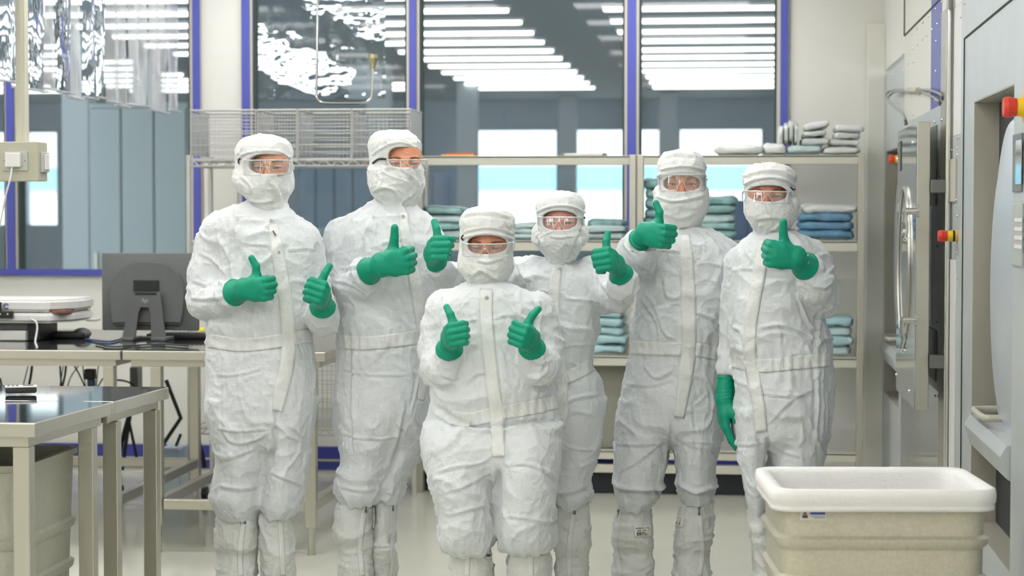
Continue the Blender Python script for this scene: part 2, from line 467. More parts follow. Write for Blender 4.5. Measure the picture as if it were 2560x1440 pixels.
for a, b, z, lab in ((735, 800, 1.36, 'pale blue crate on the hall bench, nearest the left pair'), (820, 870, 1.42, 'grey crate on the hall bench beside the pale blue crate'), (885, 915, 1.3, 'small dark crate at the end of the hall bench')):
    y = 15.2
    o = MB().bx(at(a, 525, y).x, at(b, 525, y).x, y, y + .3, .951, z, .02).build('crate', {735: M_sheetpale, 820: M_back, 885: M_backdk}[a]); tag(o, lab, 'crate')
t = empty('bench', (at(820, 525, 15.3).x, 15.3, 0), 'long dark bench carrying crates in the hall behind the glass', 'bench')
MB().bx(at(680, 525, 15.1).x, at(960, 525, 15.1).x, 15.1, 15.6, .9, .95).build('bench_top', M_backdk, t)
for px in (690, 950):
    MB().bx(at(px, 525, 15.3).x - .03, at(px, 525, 15.3).x + .03, 15.2, 15.5, 0, .9).build('leg', M_back, t)

def wavy_mat(name, ior, dist, scale, stretch, gloss, haze, hazecol, rough=0.):
    m = bpy.data.materials.new(name); m.use_nodes = True; nt = m.node_tree; nt.nodes.clear(); N = nt.nodes.new; L = nt.links.new
    out = N('ShaderNodeOutputMaterial'); rf = N('ShaderNodeBsdfRefraction'); rf.inputs['IOR'].default_value = ior; rf.inputs['Roughness'].default_value = rough; rf.inputs[0].default_value = (.92, .95, .99, 1)
    gl = N('ShaderNodeBsdfGlossy'); gl.inputs['Roughness'].default_value = .03; df = N('ShaderNodeBsdfDiffuse'); df.inputs[0].default_value = (*hazecol, 1)
    tc = N('ShaderNodeTexCoord'); mp = N('ShaderNodeMapping'); mp.inputs['Scale'].default_value = stretch
    n = N('ShaderNodeTexNoise'); n.inputs['Scale'].default_value = scale; n.inputs['Detail'].default_value = 1.5
    bp = N('ShaderNodeBump'); bp.inputs['Strength'].default_value = 1; bp.inputs['Distance'].default_value = dist
    L(tc.outputs['Object'], mp.inputs[0]); L(mp.outputs[0], n.inputs[0]); L(n.outputs[0], bp.inputs['Height']); L(bp.outputs[0], rf.inputs['Normal']); L(bp.outputs[0], gl.inputs['Normal'])
    m1 = N('ShaderNodeMixShader'); m1.inputs[0].default_value = gloss; L(rf.outputs[0], m1.inputs[1]); L(gl.outputs[0], m1.inputs[2])
    m2 = N('ShaderNodeMixShader'); m2.inputs[0].default_value = haze; L(m1.outputs[0], m2.inputs[1]); L(df.outputs[0], m2.inputs[2]); L(m2.outputs[0], out.inputs[0])
    return m
M_wavy = wavy_mat('wavy_clear_plastic', 1.10, .03, 8, (.8, 1, 1.1), .03, .03, (.7, .8, .85))
# ================================================================ plastic strip curtain (upper left)
M_pvc = wavy_mat('clear_pvc', 1.05, .02, 8, (1, 1.2, .5), .22, .06, (.70, .78, .92))
M_pvcw = clear_mat('milky_pvc', (.9, .92, .95), gloss=.14, rough=.1, bump=.5, bscale=9, bstretch=(1, 1, .45), haze=.34, hazecol=(.86, .87, .87), facing=.5)
XC = -3.12
sc_ = empty('strip_curtain', (XC, 10, 2.04), 'clear plastic strip curtain hanging from the ceiling at the upper left', 'curtain')
MB().bx(XC - .03, XC + .03, 7.3, 10.98, H - .06, H - .002).build('rail', M_alu, sc_)
yy = 7.35; i = 0
while yy < 10.98:
    w = .205
    nu, nv = 10, 44; V = []; Q = []
    ph = random.random() * 6
    for v in range(nv + 1):
        z = 2.045 + .012 * math.sin(i * 1.7) + (H - .06 - 2.045) * v / nv
        for u in range(nu + 1):
            s_ = u / nu - .5
            V.append((XC + .012 * (i % 2) + .014 * math.cos(s_ * PI) + .004 * math.sin(z * 9 + ph + s_ * 3), yy + (s_ + .5) * w, z))
    for v in range(nv):
        for u in range(nu):
            a = v * (nu + 1) + u; Q.append((a, a + 1, a + nu + 2, a + nu + 1))
    o = from_np('strip', V, Q, M_pvcw if (i > 12) or i in (8, 10) else M_pvc, sc_)
    hem = MB().bx(XC - .006 + .012 * (i % 2), XC + .024 + .012 * (i % 2), yy + .004, yy + w - .004, 2.042 + .012 * math.sin(i * 1.7), 2.052 + .012 * math.sin(i * 1.7), .003)
    hem.build('hem', M_pvcw, o)
    yy += w * .9; i += 1

# wavy plastic strips hanging in the hall behind the second window
YW = 12.4
t = empty('strip_curtain', (at(800, 525, YW).x, YW, 2.2), 'wavy clear strip curtain in the hall behind the bent rod, breaking up the tube lights', 'curtain')
MB().bx(at(636, 525, YW).x, at(965, 525, YW).x, YW - .02, YW + .02, HB - .05, HB - .001).build('rail', M_alu, t)
for k in range(7):
    a, b = at(640 + 46 * k, 525, YW).x, at(640 + 46 * (k + 1) + 2, 525, YW).x; y = YW + .008 * (k % 2)
    from_np('strip', [(a, y, at(800, 248, YW).z), (b, y, at(800, 248, YW).z), (b, y, HB - .05), (a, y, HB - .05)], [(0, 1, 2, 3)], M_wavy, t, smooth=False)
# ================================================================ shelving
def post(mb, x, y, z0, z1, w=.035): mb.bx(x - w / 2, x + w / 2, y - w / 2, y + w / 2, z0, z1, .003)
M_shelf = mat('shelf_enamel', S(214, 212, 198), .35, metal=.1)
M_perf = mat('perforated_grey', S(150, 150, 138), .5, noise=.12, nscale=180)
def shelving(px0, px1, label, ys=10.5, yb=10.58):
    x0, x1 = at(px0, 525, ys).x, at(px1, 525, ys).x
    t = empty('shelving_unit', ((x0 + x1) / 2, (ys + yb) / 2, 0), label, 'shelf')
    for x in (x0 + .018, x1 - .018):
        for y in (ys + .018, yb - .018):
            m = MB(); post(m, x, y, .0, at(1827, 386, ys).z); m.build('post', M_steel, t)
    out = []
    for pt, pb in ((388, 411), (602, 628), (893, 917), (1130, 1152)):
        zt, zb = at(1827, pt, ys).z, at(1827, pb, ys).z
        m = MB(); m.bx(x0 + .036, x1 - .036, ys + .002, yb - .002, zt - .012, zt, .002); m.bx(x0 + .036, x1 - .036, ys + .002, ys + .02, zb, zt - .002, .002)
        m.bx(x0 + .036, x1 - .036, yb - .02, yb - .002, zb, zt - .002)
        m.build('shelf_board', M_shelf, t); out.append(zt)
    m = MB(); m.bx(x0 + .036, x1 - .036, ys, ys + .025, at(1827, 1186, ys).z, at(1827, 1166, ys).z, .002); m.build('bottom_rail', M_shelf, t)
    MB().bx(x0 + .036, x1 - .036, ys + .06, ys + .08, .001, at(1827, 1184, ys + .06).z, .001).build('under_shelf_shade', M_dark, t)  # dark board added to stand in for the shade beneath the bottom shelf
    return x0, x1, out
xa0, xa1, zs = shelving(1040, 1590, 'pale metal shelving unit behind the two crouching people in the middle')
xb0, xb1, _ = shelving(1592, 2162, 'pale metal shelving unit reaching the right corner behind the tallest right pair')
o = MB().bx(at(1400, 525, 10.7).x, at(1578, 525, 10.7).x, 10.6, 10.9, zs[3] + .001, zs[2] - .04, .004).build('perforated_box', M_perf)
o.name = 'perforated_cabinet'; tag(o, 'grey perforated metal cabinet under the shelf with the light blue stack', 'cabinet')
def pillow(name, x0, x1, z0, z1, y0, y1, m, label, cat, group=None, seed=0, parent=None, tilt=0, p=3.2):
    """soft folded package: superellipsoid with crumpled skin"""
    nu, nv = 48, 24; V = []; Q = []
    c = np.array([(x0 + x1) / 2, (y0 + y1) / 2, (z0 + z1) / 2]); r = np.array([x1 - x0, y1 - y0, z1 - z0]) / 2
    sg = lambda v, e: np.sign(v) * abs(v) ** e
    for j in range(nv + 1):
        b = -PI / 2 + PI * j / nv
        for i in range(nu):
            a = 2 * PI * i / nu
            V.append((sg(math.cos(b), .3) * sg(math.cos(a), .22), sg(math.cos(b), .3) * sg(math.sin(a), .22), sg(math.sin(b), .55)))
    V = np.array(V); 
    n = crumple(V * r * 1.0 + c, 11, seed * 3.1); n2 = noise(V * r * 22 + c * 3 + seed * 7); V = V * (1 + np.stack([.05 * n + .05 * n2, .05 * n + .04 * n2, .22 * n + .30 * n2], 1))
    V[:, 2] *= 1 - .25 * (np.abs(V[:, 0]) ** 4) * .6
    V = V * r
    if tilt:
        ct, st = math.cos(tilt), math.sin(tilt); V = np.stack([V[:, 0] * ct - V[:, 2] * st, V[:, 1], V[:, 0] * st + V[:, 2] * ct], 1)
    V = V + c
    V[:, 2] += z0 - V[:, 2].min()
    for j in range(nv):
        for i in range(nu):
            a = j * nu + i; b = j * nu + (i + 1) % nu; Q.append((a, b, b + nu, a + nu))
    o = from_np(name, V, Q, m, parent)
    if not parent: tag(o, label, cat, group)
    return o
def stack(px0, px1, ztop_py, zbase, n, m, labels, y0=10.53, y1=10.9, group=None, mats=None, name='wrapped_package', cat='package'):
    ya = y0; zt = at(1827, ztop_py, ya).z; h = (zt - zbase) / n
    for k in range(n):
        j = random.uniform(-.012, .012); w_ = random.uniform(-.010, .008)
        pillow(name, at(px0, 525, ya).x + j, at(px1, 525, ya).x + j + w_, zbase + h * k + .001, zbase + h * (k + 1) * 1.0 + .004, y0 + .01 + random.uniform(-.01, .03), y1, (mats[k % len(mats)] if mats else m), labels[min(k, len(labels) - 1)], cat, group, seed=px0 * .1 + k, tilt=random.uniform(-.025, .025) if k else 0)
def lv(n, what):     # labels up a stack
    w = ['lowest', 'second lowest', 'third lowest', 'fourth lowest', 'fifth lowest', 'sixth lowest']
    return [what + ', ' + ('topmost' if k == n - 1 else w[k]) for k in range(n)]
stack(1058, 1158, 520, zs[1], 4, None, lv(4, 'teal and white wrapped package on the middle shelf left of the crouching person'), mats=[M_sheetpale, M_sheetteal, M_sheetpale, M_sheetteal], group='packages on the middle shelf')
stack(1282, 1348, 562, zs[1], 3, M_sheetpale, lv(3, 'pale package seen between the two short people'), group='packages on the middle shelf')
stack(1462, 1562, 553, zs[1], 3, None, lv(3, 'greenish wrapped package by the double shelf posts'), mats=[M_sheetpale, M_sheetpale, M_sheetteal], group='packages on the middle shelf')
stack(1735, 1838, 497, zs[1], 5, M_sheetteal, lv(5, 'teal package between the two people on the right'), group='packages on the middle shelf', mats=[M_sheetteal, M_sheetteal, M_sheetpale])
stack(1608, 1652, 450, zs[1], 6, M_sheetteal, lv(6, 'dark teal package right of the double shelf posts'), group='packages on the middle shelf')
stack(2000, 2142, 514, zs[1], 4, M_denim, lv(4, 'blue cloth bundle on the shelf beside the rightmost person'), group='packages on the middle shelf', mats=[M_denim, M_denim, M_denim, M_sheetwhite], name='cloth_bundle')
stack(1460, 1566, 778, zs[2], 5, M_sheetblue, lv(5, 'light blue folded sheet above the perforated cabinet'), group='light blue sheets', name='folded_sheet', cat='sheet')
stack(2055, 2138, 796, zs[2], 4, M_sheetpale, lv(4, 'pale folded sheet on the low shelf near the corner'), group='light blue sheets', name='folded_sheet', cat='sheet', mats=[M_sheetpale, M_sheetblue])
# top shelf: white packets
zt = zs[0]; ya = 10.52
def tp(px0, px1, py1, py0, m, label, tilt=0, y0=10.53, y1=10.85, name='white_packet', group='white packets on the top shelf'):
    z0 = zt + .001 + (at(1827, py0, ya).z - at(1827, 388, ya).z)
    pillow(name, at(px0, 525, ya).x, at(px1, 525, ya).x, z0, z0 + (py0 - py1) * ya / F, y0, y1, m, label, 'packet', group, seed=px0 * .3, tilt=tilt)
tp(1786, 1905, 364, 388, M_sheetwhite, 'flat white bag on the top shelf above the tallest right person', group=None)
tp(1908, 1965, 362, 388, M_sheetwhite, 'low white packet on the top shelf under the blue window post')
tp(1968, 2056, 366, 388, M_sheetpale, 'pale packet at the bottom of the top shelf pile')
tp(2058, 2150, 368, 388, M_sheetwhite, 'white packet at the bottom right of the top shelf pile')
for k in range(4):
    px = 1946 + 13 * k
    tp(px, px + 11, 318 - 3 * k, 362, M_sheetwhite, ['leftmost', 'second', 'third', 'rightmost'][k] + ' of the white packets standing on edge in the top shelf pile')
tp(2002, 2072, 346, 366, M_sheetwhite, 'white packet in the lower middle of the top shelf pile', .05)
tp(2074, 2146, 350, 367, M_sheetwhite, 'white packet in the lower right of the top shelf pile', -.04)
tp(2006, 2066, 330, 346, M_sheetwhite, 'white packet in the middle of the top shelf pile', .12)
tp(2085, 2152, 333, 350, M_sheetwhite, 'white packet right of the middle of the top shelf pile', .0)
tp(2010, 2074, 311, 328, M_sheetwhite, 'topmost white packet of the pile, tilted up to the right', .2)
tp(2088, 2160, 315, 332, M_sheetwhite, 'topmost right white packet of the pile, lying flat', -.03)
o = MB().bx(at(1098, 525, 10.53).x, at(1180, 525, 10.53).x, 10.6, 10.85, zt + .001, zt + .012, .003).build('folder', mat('amber_paper', S(236, 190, 110), .5)); tag(o, 'flat amber folder on the top shelf right of the second person', 'folder')
o = MB().bx(at(1110, 525, 10.53).x, at(1176, 525, 10.53).x, 10.61, 10.83, zt + .0125, zt + .02, .002).build('booklet', mat('red_card', S(205, 80, 60), .5)); tag(o, 'thin red booklet lying on the amber folder', 'booklet')
t = empty('goggles', (at(1452, 525, 10.58).x, 10.58, zt), 'spare grey safety goggles lying on the top shelf in front of the bright window', 'goggles')
xg0, xg1 = at(1402, 525, 10.58).x, at(1516, 525, 10.58).x
MB().bx(xg0, xg1, 10.56, 10.66, zt + .002, zt + .016, .006).build('frame', M_grey, t)
MB().bx(xg0 + .02, xg1 - .02, 10.55, 10.56, zt + .003, zt + .014, .002).build('lens', M_sheetwhite, t)

# ================================================================ wire rack with baskets (behind the first two people)
ry0, ry1 = 10.35, 10.8
rx0, rx1 = at(472, 525, ry0).x, at(1034, 525, ry0).x
rk = empty('wire_rack', ((rx0 + rx1) / 2, 11, 0), 'zinc wire rack carrying mesh baskets behind the first two people', 'rack')
rz = [at(1827, v, ry0).z for v in (403, 612, 885, 1092)]
for x in (rx0, rx1):
    for y in (ry0, ry1): MB().cyl((x, y, .0), (x, y, rz[0] + .03), .014, n=12).cyl((x, y, rz[0] + .03), (x, y, rz[0] + .04), .016, n=12).build('post', M_wire, rk, smooth=True)
for z in rz:
    m = MB()
    for y in (ry0, ry1):
        m.cyl((rx0, y, z + .012), (rx1, y, z + .012), .005, n=6); m.cyl((rx0, y, z - .018), (rx1, y, z - .018), .005, n=6)
        pts = [(rx0 + (rx1 - rx0) * k / 64, y, z - .003 + .014 * math.sin(k * 1.5)) for k in range(65)]; m.tube(pts, .0035, 5)
    for x in (rx0, rx1):
        m.cyl((x, ry0, z + .012), (x, ry1, z + .012), .005, n=6); m.cyl((x, ry0, z - .018), (x, ry1, z - .018), .005, n=6)
    n = 44
    for k in range(n + 1):
        x = rx0 + (rx1 - rx0) * k / n; m.cyl((x, ry0, z + .015), (x, ry1, z + .015), .0022, n=4)
    m.build('wire_shelf', M_wire, rk)
def basket(x0, x1, z0, z1, label, y0=10.39, y1=10.76, nx=13, nz=7):
    t = empty('wire_basket', ((x0 + x1) / 2, (y0 + y1) / 2, z0), label, 'basket', 'mesh baskets on the wire rack')
    m = MB()
    for k in range(nx + 1):
        x = x0 + (x1 - x0) * k / nx
        for y in (y0, y1): m.cyl((x, y, z0), (x, y, z1), .0017, n=4)
        m.cyl((x, y0, z0), (x, y1, z0), .0017, n=4)
    for k in range(nz + 1):
        z = z0 + (z1 - z0) * k / nz
        for y in (y0, y1): m.cyl((x0, y, z), (x1, y, z), .0022 if k % 2 else .003, n=4)
        for x in (x0, x1): m.cyl((x, y0, z), (x, y1, z), .0017, n=4)
    for k in range(9):
        y = y0 + (y1 - y0) * k / 8
        for x in (x0, x1): m.cyl((x, y, z0), (x, y, z1), .0017, n=4)
        m.cyl((x0, y, z0), (x1, y, z0), .0017, n=4)
    m.build('mesh', M_wire, t)
    r = MB(); c = [(x0, y0), (x1, y0), (x1, y1), (x0, y1)]
    for k in range(4):
        a, b = c[k], c[(k + 1) % 4]; r.cyl((*a, z1), (*b, z1), .006, n=8); r.cyl((*a, z0), (*a, z1), .004, n=6)
    r.build('rim', M_wire, t)
    for x in (x0, x1):
        MB().bx(x - .0022, x + .0022, y0 + .01, y1 - .01, z0 + .02, z1 - .012).build('side_panel', mat('zinc_sheet', S(196, 198, 198), .4, metal=.3), t)
bz0 = rz[0] + .02; bz1 = at(1827, 268, ry0).z
for a, b, lab in ((478, 640, 'mesh basket at the left end of the wire rack top'), (645, 742, 'mesh basket above the first person from the left'), (746, 878, 'mesh basket between the first two people, under the bent rod'), (882, 1026, 'mesh basket at the right end of the rack top, above the second person')):
    basket(at(a, 525, 10.39).x, at(b, 525, 10.39).x, bz0, bz1, lab)
for k, (a, b) in enumerate(((700, 850), (855, 1010))):
    basket(at(a, 525, 10.39).x, at(b, 525, 10.39).x, rz[3] + .02, rz[2] - .06, ['mesh basket low on the wire rack, seen between the first two people', 'mesh basket low on the wire rack behind the second person'][k])

# bent steel rod with cup hanging from the ceiling
ROD = 8.6
t = empty('hanging_rod', (at(793, 0, ROD).x, ROD, H), 'bent steel rod hanging from the ceiling with a small conical cup at its end', 'rod')
pts = [at(794, -250, ROD), at(793, 100, ROD), at(791, 225, ROD), at(795, 247, ROD), at(812, 257, ROD), at(870, 258, ROD), at(905, 257, ROD), at(924, 250, ROD), at(930, 232, ROD), at(932, 172, ROD)]
pts[0].z = H - .002
MB().tube(spline([tuple(p) for p in pts], 6), .0055, 10).build('rod', M_chrome, t, smooth=True)
a, b, c = at(932, 172, ROD), at(933, 160, ROD), at(933, 136, ROD)
MB().cyl(a, b, .008, .012, n=18).cyl(b, at(933, 146, ROD), .012, .021, n=20).cyl(at(933, 146, ROD), c, .021, .021, n=20).build('cup', mat('brass_cup', S(196, 186, 150), .25, metal=.9), t, smooth=True)
# ================================================================ steel tables
def table(label, x0, x1, y0, y1, zt, mtop, legs, rails, lip=.042, foot=True, sub=.03, group=None, slope=0):
    t = empty('steel_table', ((x0 + x1) / 2, (y0 + y1) / 2, 0), label, 'table', group)
    MB().bx(x0 + .003, x1 - .003, y0 + .003, y1 - .003, zt - .012, zt, .001).build('table_top', mtop, t)
    m = MB()
    for a in ((x0, x1, y0, y0 + .02), (x0, x1, y1 - .02, y1), (x0 + .0005, x0 + .02, y0 + .0195, y1 - .0195), (x1 - .02, x1 - .0005, y0 + .0195, y1 - .0195)):
        m.bx(*a, zt - lip, zt - .0008, .004)
    m.build('edge_trim', M_steel, t)
    m = MB(); i = .03
    m.bx(x0 + i, x1 - i, y0 + i, y0 + i + .03, zt - lip - sub, zt - .014, .002).bx(x0 + i, x1 - i, y1 - i - .03, y1 - i, zt - lip - sub, zt - .013, .002)
    m.bx(x0 + i + .0005, x0 + i + .03, y0 + i + .0301, y1 - i - .0301, zt - lip - sub + .0005, zt - .014, .002).bx(x1 - i - .03, x1 - i - .0005, y0 + i + .0301, y1 - i - .0301, zt - lip - sub + .0005, zt - .014, .002)
    m.build('under_frame', M_steel, t)
    w = .024
    for (x, y) in legs:
        fz = .12 if foot else 0
        l = MB().bx(x - w, x + w, y - w, y + w, fz, zt - lip - sub - .0004, .003).build('leg', M_steel, t)
        if foot: MB().cyl((x, y, 0), (x, y, fz), .0155, n=16).cyl((x, y, 0), (x, y, .008), .018, n=16).build('foot', M_steel, l, smooth=True)
    for (a, b) in rails:
        m = MB(); r = .019
        m.bx(min(a[0], b[0]) - (r if a[0] == b[0] else 0), max(a[0], b[0]) + (r if a[0] == b[0] else 0), min(a[1], b[1]) - (r if a[1] == b[1] else 0), max(a[1], b[1]) + (r if a[1] == b[1] else 0), .19, .235, .003)
        m.build('rail', M_steel, t)
    if slope:
        for ch in t.children:
            if ch.type == 'MESH':
                for v in ch.data.vertices:
                    if v.co.z > .6: v.co.z += slope * (6.73 - (v.co.y + t.location.y))
    return t
# two front tables
xr = -1.93
table('polished steel table nearest the camera at the left edge', -3.35, xr, 5.39, 6.103, .89, M_steel_top, [(-1.985, 5.45), (-1.99, 6.03), (-3.28, 5.45), (-3.28, 6.03)], [], foot=False, slope=.013)
table('polished steel table behind the nearest one, carrying a handset', -3.35, xr, 6.107, 6.73, .89, M_steel_top, [(-1.972, 6.22), (-1.972, 6.66), (-3.28, 6.22), (-3.28, 6.66)], [], foot=False, slope=.013)
# back tables: left (device) and right (monitor)
yb0, ybm, yb1 = 8.47, 9.2, 9.98
xm = (at(300.5, 525, yb0).x)
xe = at(812, 525, yb0).x
L1, L2 = at(271, 525, yb0 + .05).x, at(389, 525, yb0 + .05).x
table('steel table with black top carrying the white sealing device', -4.6, xm - .004, yb0, yb1, .89, M_worktop,
      [(L1, yb0 + .055), (L1, yb1 - .055), (-4.5, yb0 + .055), (-4.5, yb1 - .055)], [((L1, yb0 + .08), (L1, yb1 - .08)), ((-4.47, yb1 - .055), (L1 - .03, yb1 - .055))])
table('steel table with black top carrying the monitor', xm + .004, xe, yb0, yb1, .89, M_worktop,
      [(L2, yb0 + .055), (L2 + .0, yb1 - .055), (xe - .075, yb0 + .055), (xe - .075, yb1 - .055)], [((L2, yb0 + .08), (L2, yb1 - .08)), ((L2 + .03, yb0 + .055), (xe - .1, yb0 + .055)), ((xe - .075, yb0 + .08), (xe - .075, yb1 - .08))])
# handset on the front table
t = empty('handset', (at(66, 985, 6.4).x, 6.35, .898), 'grey and black cordless handset lying on the front steel table', 'phone')
a = Euler((0, 0, .35)).to_matrix()
hx, hy = t.location.x, 6.35
MB().box((hx, hy, .9095), (.1, .05, .018), .006, rot=Euler((0, 0, .35)).to_matrix()).build('body', M_black, t, smooth=True)
fb = MB().box((hx, hy, 0.9210), (.103, .05, .006), .003, rot=Euler((0, 0, .35)).to_matrix()).build('face_plate', M_white, t, smooth=True)
MB().box((hx + .022, hy + .008, 0.9246), (.034, .034, .002), .0008, rot=a).build('screen', M_dkgrey, fb)
m = MB()
for i in range(3):
    for j in range(3):
        d = a @ Vector((-.04 + i * .014, -.014 + j * .014, 0)); m.box((hx + d.x, hy + d.y, 0.9247), (.009, .009, .002), .0008, rot=a)
m.build('keypad', M_dkgrey, fb)

# ---------------------------------------------------------------- corrugated aluminium bins
M_alubin = mat('sandy_aluminium', S(196, 192, 174), .38, metal=.35, noise=.07, nscale=90, bump=.12, bscale=120)
M_alubin2 = mat('grey_aluminium', S(178, 178, 166), .42, metal=.35, noise=.05, nscale=60, bump=.12, bscale=120)
M_liner = mat('liner_cloth', S(232, 231, 229), .75, bump=.25, bscale=60)
def rrect(hx_, hy_, r, n=6):
    p = []
    for cx, cy, a0 in ((hx_ - r, hy_ - r, 0), (-hx_ + r, hy_ - r, 90), (-hx_ + r, -hy_ + r, 180), (hx_ - r, -hy_ + r, 270)):
        for k in range(n + 1):
            a = math.radians(a0 + 90 * k / n); p.append((cx + r * math.cos(a), cy + r * math.sin(a)))
    return p
def ringmesh(name, prof, m, parent, closed=True, wob=None):
    """prof: list of (hx, hy, r, z) rings; lofted"""
    V = []; Q = []; N = None
    for j, (hx_, hy_, r, z) in enumerate(prof):
        base = rrect(hx_, hy_, r); P = []
        for k in range(len(base)):                      # densify straight runs
            p, q = np.array(base[k]), np.array(base[(k + 1) % len(base)])
            seg = 14 if k % 7 == 6 else 1
            for s_ in range(seg): P.append(p + (q - p) * s_ / seg)
        N = len(P)
        for i, p in enumerate(P):
            dz = 0; 
            if wob: p, dz = wob(np.array(p), z, j, i)
            V.append((p[0], p[1], z + dz))
    for j in range(len(prof) - 1):
        for i in range(N): Q.append((j * N + i, j * N + (i + 1) % N, (j + 1) * N + (i + 1) % N, (j + 1) * N + i))
    o = from_np(name, V, Q, m, parent, world=False); return o
def binbody(t, hx_, hy_, zt, m, ribs, open_top=True):
    z = .12; prof = [(.02, .02, .01, z + .005), (hx_ * .93, hy_ * .93, .05, z)]
    def w(zz): return .94 + .06 * (zz - .12) / (zt - .12)
    zs_ = []
    for rz_ in ribs: zs_ += [(rz_ - .026, 0), (rz_ - .016, .009), (rz_ + .004, .012), (rz_ + .012, 0)]
    pts_ = sorted([(z + .01, 0), (zt - .02, 0)] + zs_ + [(rz_ + (b - a_) / 2, 0) for a_, b, rz_ in []])
    for zz, o_ in pts_: prof.append((hx_ * w(zz) + o_, hy_ * w(zz) + o_, .06, zz))
    prof += [(hx_, hy_, .06, zt), (hx_ + .012, hy_ + .012, .07, zt + .004), (hx_ + .012, hy_ + .012, .07, zt + .022), (hx_ - .006, hy_ - .006, .055, zt + .022), (hx_ - .01, hy_ - .01, .055, zt - .03)]
    prof += [(hx_ * .92 - .006, hy_ * .92 - .006, .05, .13), (.02, .02, .01, .13)]
    b = ringmesh('body', prof, m, t)
    b.data.set_sharp_from_angle(angle=math.radians(38))
    for sx in (-1, 1):
        for sy in (-1, 1):
            c = MB().bx(sx * hx_ * .75 - .02, sx * hx_ * .75 + .02, sy * hy_ * .7 - .015, sy * hy_ * .7 + .015, .08, .12).cyl((sx * hx_ * .75 - .012, sy * hy_ * .7, .045), (sx * hx_ * .75 + .012, sy * hy_ * .7, .045), .045, n=20)
            c.build('caster', M_dkgrey, t, world=False)
    return b
BH = .76
pb = [at(x, y, 1) for x, y in ()]
sF = 697 / (1.5 - BH)
YF_ = F / sF * 1.0
cF = at((1933 + 2498) / 2, 1221, YF_); cB = at((1885 + 2405) / 2, 1165, F / (640 / (1.5 - BH)))
cc = (cF + cB) / 2
hw = (at(2500, 1221, YF_) - at(1930, 1221, YF_)).x / 2; hd = (cB.y - cF.y) / 2
ang = math.atan2(-(cB.x - cF.x), cB.y - cF.y)
t = empty('laundry_bin', (cc.x, cc.y, 0), 'sandy aluminium laundry bin with a white cloth liner at the lower right', 'bin', rz=ang)
ribs = [at(2200, v, YF_ + .02).z for v in (1352, 1452)] + [.26]
bd = binbody(t, hw - .02, hd - .02, BH - .032, M_alubin, ribs)
def lw(p, z, j, i):
    n_ = noise(np.array([[p[0] * 9, p[1] * 9, z * 5 + 40]]))[0]; k = 1 + (.012 * (n_ - .5) if j > 10 else .003 * n_)
    return p * k, (.006 * n_ if j < 1 else 0)
o_ = .012
ringmesh('liner', [(hw - .004, hd - .004, .06, BH - .053), (hw + .001, hd + .001, .06, BH - .052), (hw + .001, hd + .001, .06, BH - .041), (hw - .001, hd - .001, .06, BH - .038), (hw + .004, hd + .004, .06, BH - .032), (hw + .005, hd + .005, .06, BH - .012), (hw + .002, hd + .002, .055, BH + .004), (hw - .006, hd - .006, .05, BH + .007), (hw - .030, hd - .030, .045, BH + .003), (hw - .036, hd - .036, .045, BH - .008),
    (hw - .040, hd - .040, .05, BH - .03), (hw - .058, hd - .058, .05, BH - .15), (hw - .085, hd - .08, .05, BH - .35), (hw - .1, hd - .09, .05, BH - .55), (.02, .02, .01, BH - .58)], M_liner, t, wob=lw)
# label on the bin
def on_bin(px, py, name, m, w, h, parent, off=.0):
    pass
def binx(px): return (at(px, 1290, YF_) - at((1933 + 2498) / 2, 1290, YF_)).x
zl = at(2040, 1283, YF_).z
def lab(px0, px1, py0, py1, name, m, par, d=.0015):
    z0, z1 = at(2040, py1, YF_).z, at(2040, py0, YF_).z
    fyl = -(hd - .02) * .985 - .003
    return MB().bx(binx(px0), binx(px1), fyl - d, fyl, z0, z1).build(name, m, par, world=False)
s0 = lab(2001, 2068, 1277, 1301, 'sticker', mat('sticker_white', S(214, 214, 206), .5), t, .001)
lab(2010, 2017, 1279, 1287, 'printed_figure', mat('red_print', S(150, 60, 50), .5), s0, .0018)
lab(2007, 2021, 1288, 1296, 'printed_base', mat('dark_print', S(70, 60, 90), .5), s0, .0018)
lab(2027, 2065, 1280, 1287, 'printed_band', mat('blue_print', S(70, 85, 170), .5), s0, .0018)
for k in range(2): lab(2030 + 8 * k, 2065, 1291 + 4 * k, 1292.6 + 4 * k, 'printed_line', mat('grey_print', S(130, 130, 150), .5), s0, .0018)

# bins stored under the front table
t = empty('storage_bin', (-2.42, 5.86, 0), 'grey aluminium corrugated bin under the front steel table', 'bin')
binbody(t, .37, .26, .735, M_alubin2, [.6 - .07, .40, .27])

# ================================================================ things on the back tables
YM = 9.15; ZT = .89
mo = empty('monitor', (at(368, 850, YM).x, YM, ZT + .001), 'dark grey computer monitor seen from behind on the steel table', 'monitor')
a, b = at(248, 632, YM), at(492, 828, YM)
scr = MB().bx(a.x, b.x, YM + .03, YM + .055, b.z, a.z, .008).build('casing', M_dkgrey, mo, smooth=True)
MB().bx(a.x + .015, b.x - .015, YM + .0552, YM + .057, b.z + .015, a.z - .015).build('screen', M_black, scr)
cx, cz = at(370, 750, YM).x, at(370, 762, YM).z
m = MB(); P = [at(q[0], q[1], YM - .005) for q in spline([(282, 812), (276, 770), (278, 710), (310, 668), (370, 656), (425, 668), (456, 715), (456, 770), (448, 812)], 8)]
bb = MB().prism([(p.x, YM + .0, p.z) for p in P], (0, .032, 0)); bmesh.ops.bevel(bb.bm, geom=[e for e in bb.bm.edges if all(v.co.y < YM + .01 for v in e.verts)], offset=.012, segments=3, affect='EDGES')
bb.build('back_shell', M_dkgrey, mo, smooth=True)
a, b = at(334, 700, YM), at(398, 735, YM)
MB().bx(a.x, b.x, YM - .008, YM, b.z, a.z, .003).build('mount_plate', M_black, mo)
